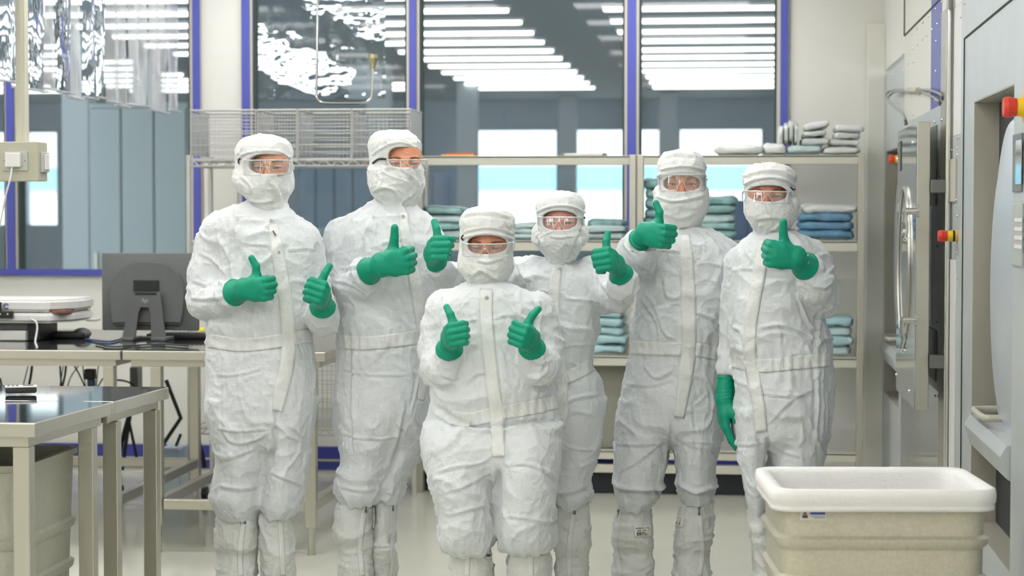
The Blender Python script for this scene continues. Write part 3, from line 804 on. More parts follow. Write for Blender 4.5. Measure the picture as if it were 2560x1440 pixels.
outer = [(329, 730), (400, 730), (412, 840), (417, 850), (380, 850), (378, 840), (376, 780), (370, 768), (352, 768), (346, 780), (338, 840), (336, 850), (303, 850), (306, 840)]
m = MB(); pts = [at(x, y, YM - .04) for x, y in outer]; m.prism([tuple(p) for p in pts], (0, .014, 0)); st = m.build('stand', mat('stand_grey', S(102, 104, 104), .4), mo)
m = MB()
for x0, x1 in ((303, 336), (380, 417)):
    a, b = at(x0, 845, YM - .04), at(x1, 852, YM - .04); m.bx(a.x, b.x, YM - .06, YM + .1, ZT + .001, ZT + .016, .003)
m.bx(at(303, 850, YM).x, at(417, 850, YM).x, YM + .06, YM + .12, ZT + .001, ZT + .014, .003)
m.build('base', M_dkgrey, mo)
a, b = at(338, 731, YM - .04), at(391, 737, YM - .04); MB().bx(a.x, b.x, YM - .043, YM - .039, b.z, a.z, .001).build('slot', M_black, st)
tx = bpy.data.curves.new('logo', 'FONT'); tx.body = 'hp'; tx.size = .032; tx.extrude = .0006; tx.shear = .3; tx.align_x = 'CENTER'
o = bpy.data.objects.new('logo', tx); COL.objects.link(o); bpy.context.view_layer.update()
me = bpy.data.meshes.new_from_object(o.evaluated_get(bpy.context.evaluated_depsgraph_get())); bpy.data.objects.remove(o)
o = link('logo', me, mat('logo_print', S(178, 178, 178), .4), None, False); o.parent = st
p = at(361, 757, YM - .043); o.matrix_parent_inverse = wmat(st).inverted(); o.location = p; o.rotation_euler = (PI / 2, 0, 0)

# white sealing device with lid
YD = 9.0
dv = empty('sealing_device', (at(80, 850, YD).x, YD, ZT + .001), 'white lidded bench device with rounded corner on the left steel table', 'device')
dx = lambda px: at(px, 800, YD).x; dz = lambda py: at(80, py, YD).z
ang = 0
def block(x0, x1, x2, z0, z1, y0, y1, name, m, bev=.012):
    """plan outline: straight front then a slanting right-hand side"""
    P = [(x0, y0), (x1, y0), (x2, y0 + .14), (x2, y1), (x0, y1)]
    mb = MB().prism([(x, y, z0) for x, y in P], (0, 0, z1 - z0)); bmesh.ops.bevel(mb.bm, geom=list(mb.bm.edges), offset=bev, segments=3, affect='EDGES'); return mb.build(name, m, dv, smooth=True)
block(-4.3, dx(122), dx(166), dz(808), dz(783), YD, YD + .4, 'lower_body', M_white)
block(-4.3, dx(118), dx(168), dz(780), dz(750), YD + .01, YD + .4, 'lid', M_white)
mb = MB().bx(dx(92), dx(160), YD + .03, YD + .35, dz(785), dz(776), .003).build('seal_strip', mat('copper_strip', S(130, 88, 74), .5), dv)
MB().bx(-4.3, dx(60), YD + .02, YD + .3, ZT + .002, dz(828), .005).build('base_tray', M_white, dv)
MB().bx(dx(60), dx(90), YD + .05, YD + .3, ZT + .002, dz(809), .004).build('support', M_black, dv)
MB().bx(-4.2, dx(58), YD + .06, YD + .3, dz(827), dz(810), .004).build('mechanism', M_dkgrey, dv)
bk = MB().bx(-4.3, dx(35), YD - .02, YD - .001, dz(795), dz(778), .002).bx(-4.3, dx(5), YD - .02, YD - .001, dz(779), dz(755), .002).build('hinge_bracket', M_black, dv)
MB().cyl((dx(5), YD - .026, dz(785)), (dx(5), YD - .019, dz(785)), .004).build('screw', M_chrome, bk); MB().cyl((dx(24), YD - .026, dz(785)), (dx(24), YD - .019, dz(785)), .004).build('screw', M_chrome, bk)
pts = [(dx(15) + .011 * math.cos(q), YD + .006, dz(766) + .011 * math.sin(q)) for q in np.linspace(.6, 5.6, 20)]
MB().tube(pts, .0028, 6).build('emblem', mat('emblem_blue', S(70, 90, 160), .4), dv)
MB().bx(dx(163), dx(186), YD + .3, YD + .38, dz(812), dz(806), .002).build('side_tray', M_white, dv)
# black keyboards, mouse and puck
t = empty('keyboard', (at(165, 850, 8.9).x, 8.9, ZT), 'black keyboard half hidden between the white device and the monitor', 'keyboard')
MB().box((at(170, 850, 9.3).x, 9.3, ZT + .016), (.18, .14, .028), .006, rz=.1).build('body', M_black, t, smooth=True)
o = MB().sph((at(205, 840, 9.3).x, 9.3, ZT + .02), .045, (1, 1, .62)).build('mouse', M_dkgrey, None, smooth=True); tag(o, 'dark domed mouse on the table left of the monitor', 'mouse')
t = empty('keyboard', (at(450, 850, 9.3).x, 9.3, ZT), 'black keyboard lying behind the monitor stand, right end visible', 'keyboard')
kb = MB().box((at(452, 848, 9.3).x, 9.3, ZT + .014), (.3, .13, .022), .005).build('body', M_black, t, smooth=True)
m = MB()
for i in range(14):
    for j in range(4): m.box((at(452, 848, 9.3).x - .13 + i * .02, 9.26 + j * .022, ZT + .028), (.015, .016, .006), .002)
m.build('keys', M_dkgrey, kb)
def cable(pts, r, m, label, name='cable', n=8, group=None):
    o = MB().tube(spline([tuple(p) for p in pts], 8), r, n).build(name, m, None, smooth=True); return tag(o, label, 'cable', group)
M_cab = mat('dark_cable', S(38, 50, 50), .45); M_cabw = mat('pale_cable', S(220, 224, 222), .4); M_cabg = mat('grey_cable', S(150, 156, 154), .35)
cable([at(78, 797, 8.98), at(90, 805, 8.96), at(93, 822, 8.95), Vector((at(88, 845, 8.9).x, 8.9, ZT + .008)), Vector((at(90, 860, 8.7).x, 8.7, ZT + .008)), Vector((at(93, 875, 8.5).x, 8.5, ZT + .008))], .0045, M_cabw, 'pale cable hanging from the white device across the table')
cable([Vector((at(x, 850, y).x, y, ZT + .006)) for x, y in ((215, 9.1), (245, 9.0), (275, 8.95), (300, 9.1))], .005, mat('blue_cable', S(70, 90, 140), .4), 'blue cable on the table left of the monitor')
cable([Vector((at(x, 850, y).x, y, ZT + .006)) for x, y in ((240, 8.8), (280, 8.62), (330, 8.7), (400, 8.8), (470, 8.7))], .004, M_cab, 'dark cable looping in front of the monitor base')
# cables under the back tables
Yc = 9.7
cab = [([(0, 945), (3, 960), (8, 990)], .006), ([(80, 915), (77, 940), (70, 975)], .007), ([(70, 915), (64, 940), (55, 975)], .003), ([(150, 915), (152, 945), (156, 990)], .005), ([(165, 915), (162, 940), (150, 990)], .006), ([(158, 915), (154, 940), (146, 990)], .003),
       ([(186, 915), (200, 940), (222, 990)], .004), ([(196, 915), (176, 945), (163, 990)], .003), ([(207, 915), (210, 945), (218, 985)], .003), ([(246, 915), (242, 950), (240, 990)], .003), ([(257, 946), (240, 975), (228, 1000)], .004), ([(287, 950), (310, 952), (332, 962), (345, 985)], .005), ([(286, 960), (295, 975), (305, 995)], .003), ([(100, 1128), (115, 1145), (140, 1150), (165, 1138)], .004)]
for i, (p, r) in enumerate(cab):
    o = MB().tube(spline([tuple(at(x, y, Yc)) for x, y in p], 5), r, 6).build('cable', M_cab, None, smooth=True)
    tag(o, ['dark cable at the left edge below the white device', 'thick dark cable behind the handset', 'thin cable left of the thick one behind the handset', 'dark cable of the crossing bundle under the device', 'thick dark cable of the crossing bundle', 'thin cable at the left of the crossing bundle', 'long slanting cable left of the hanging plug', 'thin cable crossing down to the left of the slanting one', 'thin cable just left of the hanging plug', 'thin cable just right of the hanging plug', 'short cable curling under the hanging plug', 'dark cable arching right of the table leg', 'thin cable drooping right of the table leg', 'thin dark cable sagging over the blue skirting'][i], 'cable', 'cables under the back tables')
t = empty('power_adapter', at(227, 935, Yc), 'black power plug with blue tip hanging among cables under the table', 'plug')
a, b = at(214, 922, Yc), at(239, 948, Yc); MB().bx(a.x, b.x, Yc - .03, Yc + .02, b.z, a.z, .006).build('body', M_black, t)
a, b = at(220, 947, Yc), at(238, 966, Yc); MB().bx(a.x, b.x, Yc - .02, Yc + .015, b.z, a.z, .006).build('plug_head', mat('plug_blue', S(60, 84, 130), .4), t)
# folded black frame on casters below
t = empty('folding_stand', (at(400, 1100, 10.1).x, 10.1, 0), 'black tubular folding stand on casters under the monitor table', 'stand')
def tb(p, r, name, m=M_black, y=10.1): return MB().tube([tuple(at(x, yy_, y)) for x, yy_ in p], r, 8).build(name, m, t, smooth=True)
tb([(345, 930), (322, 1040), (292, 1150)], .012, 'strut'); tb([(415, 950), (452, 1045), (405, 1115)], .011, 'strut'); tb([(325, 1040), (305, 1175)], .010, 'strut'); tb([(452, 1085), (440, 1115)], .008, 'strut')
tb([(322, 1050), (345, 1160)], .008, 'strut'); tb([(490, 1090), (505, 1130), (512, 1170)], .012, 'strut')
MB().bx(at(330, 900, 10.1).x, at(350, 900, 10.1).x, 10.05, 10.15, at(340, 975, 10.1).z, at(340, 915, 10.1).z, .01).build('grip', M_dkgrey, t)
for x, y in ((300, 1190), (512, 1195)):
    c = at(x, y, 10.1); w = MB().cyl((c.x - .012, 10.1, .035), (c.x + .012, 10.1, .035), .035, n=20).build('caster', M_black, t, smooth=True)
    MB().cyl((c.x - .015, 10.1, .035), (c.x - .011, 10.1, .035), .02, n=16).cyl((c.x, 10.1, .06), (c.x, 10.1, .12), .012).build('fork', M_chrome, w, smooth=True)
# clear plastic box under the table
t = MB().bx(at(418, 1100, 10.3).x, at(466, 1100, 10.3).x, 10.15, 10.33, .02, .26, .01).build('clear_box', clear_mat('clear_box', (.85, .95, .98), gloss=.15, haze=.45, hazecol=(.72, .84, .88)), None); tag(t, 'bluish translucent plastic tub standing on the floor behind the monitor table legs', 'tub')
o = MB().cyl(at(490, 828, 10.0), at(512, 828, 10.0), .02, n=16).build('tape_roll', mat('yellow_tape', S(226, 214, 40), .4)); 
o.name = 'yellow_clip'; tag(o, 'yellow clip on the rack post beside the left person, right of the monitor', 'clip')

# ================================================================ conduit with switch box
YS = 7.9
XP = at(52, 525, YS + .06).x
o = MB().bx(XP - .022, XP + .022, YS + .07, YS + .11, at(52, 455, YS).z + .02, H - .001, .004).bx(XP - .006, XP + .006, YS + .067, YS + .07, at(52, 440, YS).z, H - .001).build('conduit', mat('conduit_beige', S(206, 204, 186), .4)); tag(o, 'beige vertical conduit hanging from the ceiling at the left', 'conduit')
t = empty('switch_box', (XP, YS, at(52, 400, YS).z), 'grey beige switch box with a plug on the conduit at the left edge', 'switch box')
sx = lambda px: at(px, 400, YS).x; sz = lambda py: at(50, py, YS).z
MB().bx(sx(-60), sx(94), YS, YS + .12, sz(453), sz(354), .004).build('box', mat('box_beige', S(184, 182, 162), .4), t)
pl = MB().bx(sx(9), sx(70), YS - .008, YS, sz(427), sz(379), .002).build('socket_plate', mat('plate_grey', S(186, 188, 178), .4), t)
pg = MB().bx(sx(18), sx(55), YS - .03, YS - .008, sz(418), sz(382), .004).build('plug', M_white, pl)
for x in (13, 64): MB().cyl((sx(x), YS - .01, sz(402)), (sx(x), YS - .007, sz(402)), .003).build('screw', M_grey, pl)
sp = MB().bx(sx(94), sx(94) + .012, YS + .03, YS + .11, sz(430), sz(380), .002).build('side_plate', mat('plate_grey2', S(190, 190, 184), .4), t)
MB().bx(sx(94) + .012, sx(94) + .018, YS + .045, YS + .095, sz(424), sz(385), .002).build('rocker', M_white, sp)
cable([at(30, 418, YS - .02), at(26, 445, YS - .03), at(14, 490, YS - .02), at(4, 540, YS), at(-10, 610, YS + .05)], .004, M_cabw, 'pale cord hanging from the plug of the switch box')

# ================================================================ machines along the right wall
wr = MB(); wr.bx(XR, XR + .1, YF, 5.0, 0, H); wr.bx(XR + .0, XR + .1, 7.42, 11.2, 2.26, H); wr.bx(XR, XR + .1, 5.0, 7.42, 2.45, H)
struct(wr, 'wall_right', M_wall)
def yx(px, X=XR): return onx(px, 525, X).y
def zx(px, py, X=XR): return onx(px, py, X).z
M_steel_j = mat('jamb_steel', S(184, 180, 166), .4, metal=.25)
def machine(y0, y1, ry0, ry1, rz0, rz1, label, top, bolts=True):
    t = empty('washing_machine', (XR + .2, (y0 + y1) / 2, 0), label, 'washing machine')
    m = MB(); D = .06
    m.bx(XR, XR + D, y0, ry0, 0, top).bx(XR, XR + D, ry1, y1, 0, top).bx(XR, XR + D, ry0, ry1, rz1, top).bx(XR, XR + D, ry0, ry1, 0, rz0)
    m.build('front_panel', M_steel_m, t)
    m = MB()
    m.bx(XR + .001, XR + .35, ry1 - .004, ry1 + .004, rz0, rz1).bx(XR + .001, XR + .35, ry0 - .004, ry0 + .004, rz0, rz1).bx(XR + .001, XR + .35, ry0, ry1, rz1 - .004, rz1 + .004).bx(XR + .001, XR + .35, ry0, ry1, rz0 - .004, rz0 + .004)
    m.build('recess', M_steel_j, t)
    MB().bx(XR + .085, XR + .36, ry0 - .005, ry1 + .005, rz0 - .005, rz1 + .005).build('recess_back', M_dark, t)
    cy = (ry0 + ry1) / 2 - .06; cz = rz0 + (rz1 - rz0) * .57; R = .53
    n = 48; V = []; Q = []
    prof = [(R, .084), (R, .058), (R - .01, .05), (R - .06, .045), (R * .75, .03), (R * .4, .02), (.0, .018)]
    for j, (r, x) in enumerate(prof):
        for k in range(n):
            a = 2 * PI * k / n; V.append((XR + x, cy + r * .8 * math.cos(a), cz + r * 1.02 * math.sin(a)))
    for j in range(len(prof) - 1):
        for k in range(n): Q.append((j * n + k, j * n + (k + 1) % n, (j + 1) * n + (k + 1) % n, (j + 1) * n + k))
    d = from_np('drum_door', V, Q, mat('drum_steel', S(214, 221, 228), .32, metal=.5), t)
    HZ = .835
    h = MB().tube(spline([(XR + .1, cy + .34, HZ), (XR - .0, cy + .34, HZ), (XR - .02, cy + .30, HZ), (XR - .02, cy + .06, HZ), (XR + .01, cy + .03, HZ), (XR + .1, cy + .03, HZ)], 5), .011, 10).build('handle', mat('handle_pale', S(196, 192, 178), .35), d, smooth=True)
    tr = MB().prism([(XR - .010, ry0 + .01, .70), (XR - .03, ry0 + .01, .765), (XR - .01, ry0 + .01, .80), (XR + .08, ry0 + .01, .80), (XR + .08, ry0 + .01, .645)], (0, ry1 - ry0 - .06, 0)).build('drip_tray', M_steel_m, t)
    return t
# far machine
ytopA = zx(2195, 205)
mA = machine(yx(2262) - .02, YB - .02, yx(2250), YB - .1, zx(2193, 960), zx(2206, 382), 'far steel washing machine in the right corner, half hidden by the riveted door', ytopA)
# near machine
mB = machine(5.0, yx(2400), yx(2533), yx(2433), .42, zx(2433, 255), 'near steel washing machine at the right edge of the picture', 2.45)
for (a, b) in (((2412, 95), (2560, -28)),):
    p, q = onx(a[0], a[1], XR - .003), onx(b[0], b[1], XR - .003); MB().tube([tuple(p), tuple(q)], .003, 6).build('panel_seam', M_gasket, mB)
    p, q = onx(2411, 95, XR - .002), onx(2408, 1190, XR - .002); MB().tube([tuple(p), (p.x, p.y, .05)], .0025, 6).build('panel_seam', M_gasket, mB)
def rivets(pts, X, parent, r=.006, name='rivets'):
    c0 = onx(*pts[0], X); o0 = MB().sph(tuple(c0), r, (.6, 1, 1), 10, 6).build('rivet', M_chrome, parent, smooth=True)
    for px, py in pts[1:]:
        o = o0.copy(); COL.objects.link(o); o.location = onx(px, py, X) - c0
rivets([(2413, 8), (2402, 42)], XR, mB)
rivets([(2250, 168), (2256, 178), (2230, 186), (2213, 203)], XR, mA)
# display and key panel on the near machine
def plate(px0, px1, z0, z1, name, m, par, X=XR, d=.006):
    return MB().bx(X - d, X, yx(px1, X), yx(px0, X), z0, z1, .002).build(name, m, par)
pz = lambda py: zx(2545, py)
dp = plate(2535, 2557, pz(480), pz(335), 'display_frame', M_grey, mB); plate(2539, 2553, pz(462), pz(352), 'display', M_steel_mir, dp, XR - .006, .002)
kp = plate(2535, 2560, pz(665), pz(508), 'key_panel', mat('key_panel', S(178, 182, 178), .4), mB)
for k in range(4): plate(2538, 2556, pz(555 + 22 * k), pz(545 + 22 * k), 'key', M_white, kp, XR - .006, .002)
# emergency stops
def estop(px, py, r, L, label, disc=False, black=True):
    c = onx(px, py, XR - L); t = empty('emergency_stop', (XR, c.y, c.z), label, 'emergency button')
    a = lambda x: (x, c.y, c.z)
    MB().cyl(a(XR - L), a(XR - L + .012), r * .88, r, n=24).cyl(a(XR - L + .012), a(XR - L * .52), r, r * .86, n=24).build('knob', M_red, t, smooth=True)
    MB().cyl(a(XR - L * .52), a(XR - L * .25), r * .8, r * .95, n=24).build('collar', M_yel, t, smooth=True)
    if black: MB().cyl(a(XR - L * .25 - .004), a(XR - .008), r * .92, r * .92, n=24).build('base', M_black, t, smooth=True)
    if disc: MB().cyl(a(XR - L * .25), a(XR - .001), r * 1.5, r * 1.55, n=28).build('disc', M_orange, t, smooth=True)
    else: MB().cyl(a(XR - .009), a(XR - .001), r, r, n=24).build('flange', M_orange, t, smooth=True)
    return t
e = estop(2345, 590, .0225, .07, 'red emergency stop knob beside the door post, middle of the three'); 
e = estop(2508, 268, .03, .075, 'large red and yellow emergency stop at the right edge on the near machine', True, False)
e = estop(2222, 398, .022, .06, 'small red and yellow emergency stop on the far machine, behind the riveted door', False, False)

# middle wall section with riveted white panel and blue stripe
ws = empty('wall_panel', (XR, 8.6, 1.9), 'white riveted wall panel with a blue stripe above the steel door', 'panel')
yA, yB_, yP = yx(2262) - .021, yx(2373), yx(2400)
zlow = zx(2350, 268)
MB().bx(XR - .008, XR + .05, yB_, yA, zlow + .001, 2.9).build('sheet', mat('panel_white', S(224, 223, 214), .35), ws)
ys1, ys0 = yx(2330), yx(2356)
MB().bx(XR - .0095, XR - .008, ys0, ys1, zlow, 2.9).build('stripe', mat('panel_blue', S(84, 92, 168), .35), ws)
MB().tube([(XR - .01, yA, 2.335), (XR - .01, yB_, 2.335)], .004, 6).tube([(XR - .01, yA, 2.335), (XR - .01, yA - .01, 2.9)], .004, 6).build('panel_seam', M_gasket, ws)
rivets([(2280, 85), (2293, 71), (2308, 56), (2322, 40), (2339, 22), (2355, 5), (2272, 132), (2283, 122), (2294, 111), (2306, 99), (2317, 88), (2330, 74), (2343, 60), (2357, 47), (2270, 158), (2284, 155), (2340, 103), (2358, 74), (2339, 178), (2338, 252), (2282, 287), (2270, 312)], XR - .01, ws)
# column post
t = empty('corner_post', (XR, yB_, 0), 'narrow vertical steel post beside the riveted panel', 'post')
yp0, yp1 = yx(2378), yx(2362)
MB().bx(XR - .02, XR + .02, yp0, yp1, 0, zx(2368, 30), .003).build('channel', M_steel, t)
MB().cyl((XR - .015, yp0 - .02, 0), (XR - .015, yp0 - .02, H - .002), .011, n=12).build('pipe', M_chrome, t, smooth=True)
MB().cyl((XR - .015, yp0 - .06, zx(2368, 40)), (XR - .015, yp0 - .02, H - .002), .009, n=12).build('pipe', M_grey, t, smooth=True)
# strip between the post and the near machine
t = empty('service_panel', (XR, 7.6, 0), 'grey riveted service panel between the steel post and the near machine', 'panel')
MB().bx(XR, XR + .05, yP + .002, yB_ + .05, 0, zx(2385, 340)).build('sheet', M_steel_m, t)
MB().bx(XR + .001, XR + .05, yP + .002, yB_ + .05, zx(2385, 340) + .001, 2.9).build('upper_sheet', M_white, t)
MB().bx(XR - .006, XR, yx(2394), yx(2380), .1, zx(2386, 650), .001).build('white_strip', M_white, t)
MB().bx(XR - .008, XR, yx(2392), yx(2379), zx(2386, 505), zx(2386, 397), .002).build('cover_plate', M_beige, t)
rivets([(2377, 350), (2396, 345), (2380, 375), (2393, 370), (2378, 392), (2394, 388), (2374, 460), (2391, 500), (2378, 515), (2390, 515), (2374, 540), (2393, 540), (2372, 640), (2392, 632), (2393, 695), (2368, 845), (2387, 1017), (2364, 1040)], XR - .002, t, .005)

# steel frame of the door
t = empty('steel_door_frame', (XR, 8.6, 0), 'steel frame behind the open riveted door in the right wall', 'frame')
MB().bx(XR - .015, XR + .05, yB_ + .0, yA, zx(2350, 975), zlow, .002).build('frame_plate', M_steel_m, t)
MB().bx(XR - .014, XR + .05, yB_ + .0, yA, .02, zx(2350, 975) - .001, .002).build('lower_plate', M_steel_mir, t)
MB().bx(XR - .012, XR - .01, yB_ + .3, yA, .02, .5).build('lower_sheet', M_steel, t)
MB().bx(XR - .02, XR - .015, yx(2354), yx(2326), zx(2340, 945), zx(2340, 820)).build('dark_plate', M_steel_dk, t)
MB().bx(XR - .02, XR - .015, yx(2352), yx(2326), zx(2340, 515), zx(2340, 318)).build('dark_plate', M_steel_dk, t)
MB().cyl((XR - .03, yx(2336), zx(2336, 815)), (XR - .03, yx(2336), zx(2336, 518)), .006, n=10).build('hinge_rod', M_chrome, t, smooth=True)
rivets([(2348, 440), (2344, 615), (2342, 805), (2338, 990), (2355, 300), (2336, 305)], XR - .02, t)
for z in (zx(2340, 470), zx(2340, 880)):
    MB().bx(XR - .077, XR - .015, 7.7, 7.76, z - .025, z + .025, .003).build('hinge', M_steel_dk, t)
XD = .70
t = empty('steel_door', (XD + .025, 8, .74), 'open polished steel door with an oval window and lever handles', 'door')
yd0, yd1 = yx(2290, XD), yx(2243, XD)
zd0, zd1 = zx(2290, 1030, XD), zx(2290, 305, XD)
MB().bx(XD + .002, XD + .052, yd0, yd1, zd0, zd1, .003).build('leaf', M_steel, t)
MB().bx(XD, XD + .002, yd0 + .004, yd1 - .004, zd0 + .004, zd1 - .004).build('mirror_sheet', M_steel_mir, t)
cy, cz = (yx(2250, XD) + yx(2277, XD)) / 2, (zx(2263, 470, XD) + zx(2263, 850, XD)) / 2
ry_, rz_ = (yx(2250, XD) - yx(2277, XD)) / 2, (zx(2263, 470, XD) - zx(2263, 850, XD)) / 2
wn = MB().tube([(XD - .004, cy + ry_ * math.cos(a), cz + rz_ * math.sin(a)) for a in np.linspace(0, 2 * PI, 48, endpoint=False)], .008, 8, True).build('window_ring', M_steel, t, smooth=True)
V = [(XD - .002, cy, cz)] + [(XD - .002, cy + (ry_ - .005) * math.cos(a), cz + (rz_ - .005) * math.sin(a)) for a in np.linspace(0, 2 * PI, 48, endpoint=False)]
from_np('window_glass', V, [(0, 1 + (k + 1) % 48, 1 + k) for k in range(48)], mat('dark_glass', S(70, 84, 100), .05, spec=.9), wn)
def lever(px, py0, py1):
    c = onx(px, py0, XD - .03); z1 = onx(px, py1, XD - .03).z
    h = MB().cyl((XD, c.y, c.z), (XD - .05, c.y, c.z), .013, n=16).cyl((XD, c.y, c.z), (XD - .008, c.y, c.z), .024, n=20).build('handle', M_chrome, t, smooth=True)
    pts = spline([(XD - .05, c.y, c.z + .01), (XD - .052, c.y + .004, c.z - .03), (XD - .047, c.y + .01, c.z - (c.z - z1) * .6), (XD - .052, c.y + .012, z1 + .01), (XD - .04, c.y + .012, z1)], 5)
    MB().tube(pts, [.011, .012, .013, .012, .011] * 3 + [.01] * (len(pts) - 15) if len(pts) > 15 else .011, 10).build('lever', M_chrome, h, smooth=True)
lever(2277, 528, 600); lever(2271, 800, 878)
MB().bx(XD - .004, XD, yx(2252, XD), yx(2247, XD), zx(2247, 428, XD), zx(2247, 355, XD), .001).build('slot_plate', M_dkgrey, t)
rivets([(2281, 357), (2243, 398), (2272, 978), (2240, 937)], XD - .001, t, .007)
# grey signal cables looping from the door to the wall
Xc = XR - .03
cable([onx(2264, 312, .73), onx(2258, 285, .72), onx(2232, 262, .73), onx(2214, 240, .76), onx(2230, 226, .8), onx(2268, 224, Xc + .01)], .0055, M_cabg, 'grey signal cable looping from the door to the connector, outer loop')
cable([onx(2267, 312, .73), onx(2260, 290, .72), onx(2238, 268, .73), onx(2219, 248, .76), onx(2236, 230, .8), onx(2268, 228, Xc + .01)], .0055, M_cabg, 'grey signal cable looping from the door to the connector, inner loop')
cable([onx(2296, 224, Xc + .01), onx(2325, 226, Xc), onx(2350, 235, Xc), onx(2357, 250, Xc + .01)], .005, M_cabg, 'grey signal cable from the connector to the post, upper one')
cable([onx(2296, 226, Xc + .01), onx(2325, 238, Xc), onx(2345, 252, Xc), onx(2350, 262, Xc + .01)], .005, M_cabg, 'grey signal cable from the connector to the post, lower one')
t = empty('cable_connector', onx(2282, 225, Xc), 'pale cable connector on the white riveted panel', 'connector')
for a, b, r in ((2267, 2276, .013), (2277, 2284, .011), (2285, 2296, .014)):
    MB().cyl(onx(a, 226, Xc + .01), onx(b, 226, Xc + .01), r, n=14).build('segment', M_beige, t, smooth=True)
# pale duct strip in the corner
struct(MB().bx(at(2166, 525, YB - .05).x, XR, YB - .06, YB - .013, .0, at(2180, 60, YB).z, .004), 'trim_4', mat('corner_trim', S(228, 227, 217), .4))

# ================================================================ world and view
w = bpy.data.worlds.new('world'); SC.world = w; w.use_nodes = True
w.node_tree.nodes['Background'].inputs[0].default_value = (.86, .94, 1, 1); w.node_tree.nodes['Background'].inputs[1].default_value = 3.2
SC.view_settings.view_transform = 'Standard'; SC.view_settings.look = 'None'; SC.view_settings.gamma = 1; SC.view_settings.exposure = 0.10
cy_ = SC.cycles
cy_.use_denoising = True; cy_.use_adaptive_sampling = True; cy_.adaptive_threshold = .15; cy_.adaptive_min_samples = 16
cy_.max_bounces = 5; cy_.diffuse_bounces = 3; cy_.glossy_bounces = 3; cy_.transmission_bounces = 4; cy_.transparent_max_bounces = 12
cy_.caustics_reflective = False; cy_.caustics_refractive = False; cy_.sample_clamp_indirect = 6

# ================================================================ people: helpers
def cloth_mat(name, col, line=.91, per=.0056):
    m = mat(name, col, .85, spec=.2, bump=.35, bscale=55)
    nt = m.node_tree; b = nt.nodes['Principled BSDF']
    b.inputs['Sheen Weight'].default_value = .15
    tc = nt.nodes.new('ShaderNodeTexCoord'); sp = nt.nodes.new('ShaderNodeSeparateXYZ'); nt.links.new(tc.outputs['Object'], sp.inputs[0])
    nz = nt.nodes.new('ShaderNodeTexNoise'); nz.inputs['Scale'].default_value = 6; nt.links.new(tc.outputs['Object'], nz.inputs[0])
    outs = []
    for ax in ('X', 'Z'):
        a = nt.nodes.new('ShaderNodeMath'); a.operation = 'MULTIPLY_ADD'; nt.links.new(sp.outputs[ax], a.inputs[0]); a.inputs[1].default_value = 1 / per
        sc2 = nt.nodes.new('ShaderNodeMath'); sc2.operation = 'MULTIPLY'; nt.links.new(nz.outputs[0], sc2.inputs[0]); sc2.inputs[1].default_value = 3.
        nt.links.new(sc2.outputs[0], a.inputs[2])
        f = nt.nodes.new('ShaderNodeMath'); f.operation = 'FRACT'; nt.links.new(a.outputs[0], f.inputs[0])
        l = nt.nodes.new('ShaderNodeMath'); l.operation = 'LESS_THAN'; nt.links.new(f.outputs[0], l.inputs[0]); l.inputs[1].default_value = .24
        outs.append(l)
    mx = nt.nodes.new('ShaderNodeMath'); mx.operation = 'MAXIMUM'; nt.links.new(outs[0].outputs[0], mx.inputs[0]); nt.links.new(outs[1].outputs[0], mx.inputs[1])
    c = nt.nodes.new('ShaderNodeMix'); c.data_type = 'RGBA'; nt.links.new(mx.outputs[0], c.inputs[0])
    c.inputs[6].default_value = (*col, 1); c.inputs[7].default_value = (*[v * line for v in col], 1)
    nt.links.new(c.outputs[2], b.inputs['Base Color'])
    return m
M_suit = cloth_mat('suit_fabric', S(220, 224, 227))
M_hood = cloth_mat('hood_fabric', S(225, 227, 226))
M_tape = cloth_mat('double_layer_fabric', S(226, 228, 227), .93)
M_boot = cloth_mat('boot_fabric', S(221, 223, 220), .9)
M_glove = mat('green_glove', S(0, 146, 116), .45, spec=.35, bump=.1, bscale=90)
M_lens = clear_mat('goggle_lens', (.97, .97, .97), gloss=.035, rough=.02, facing=.25, haze=.05)
M_rim = clear_mat('goggle_rim', (.93, .95, .95), gloss=.2, rough=.08, facing=.5, haze=.4, hazecol=(.9, .92, .92))
M_snap = mat('snap_metal', S(200, 200, 196), .3, metal=.8)
M_zip = mat('zip_puller', S(110, 108, 96), .35, metal=.8)
M_eyew = mat('eye_white', S(192, 182, 176), .25)
M_pup = mat('pupil', S(20, 18, 18), .1)
M_label = mat('woven_label', S(232, 232, 226), .6); M_ink = mat('label_ink', S(60, 60, 62), .6)
M_solem = mat('boot_sole', S(205, 205, 200), .6)

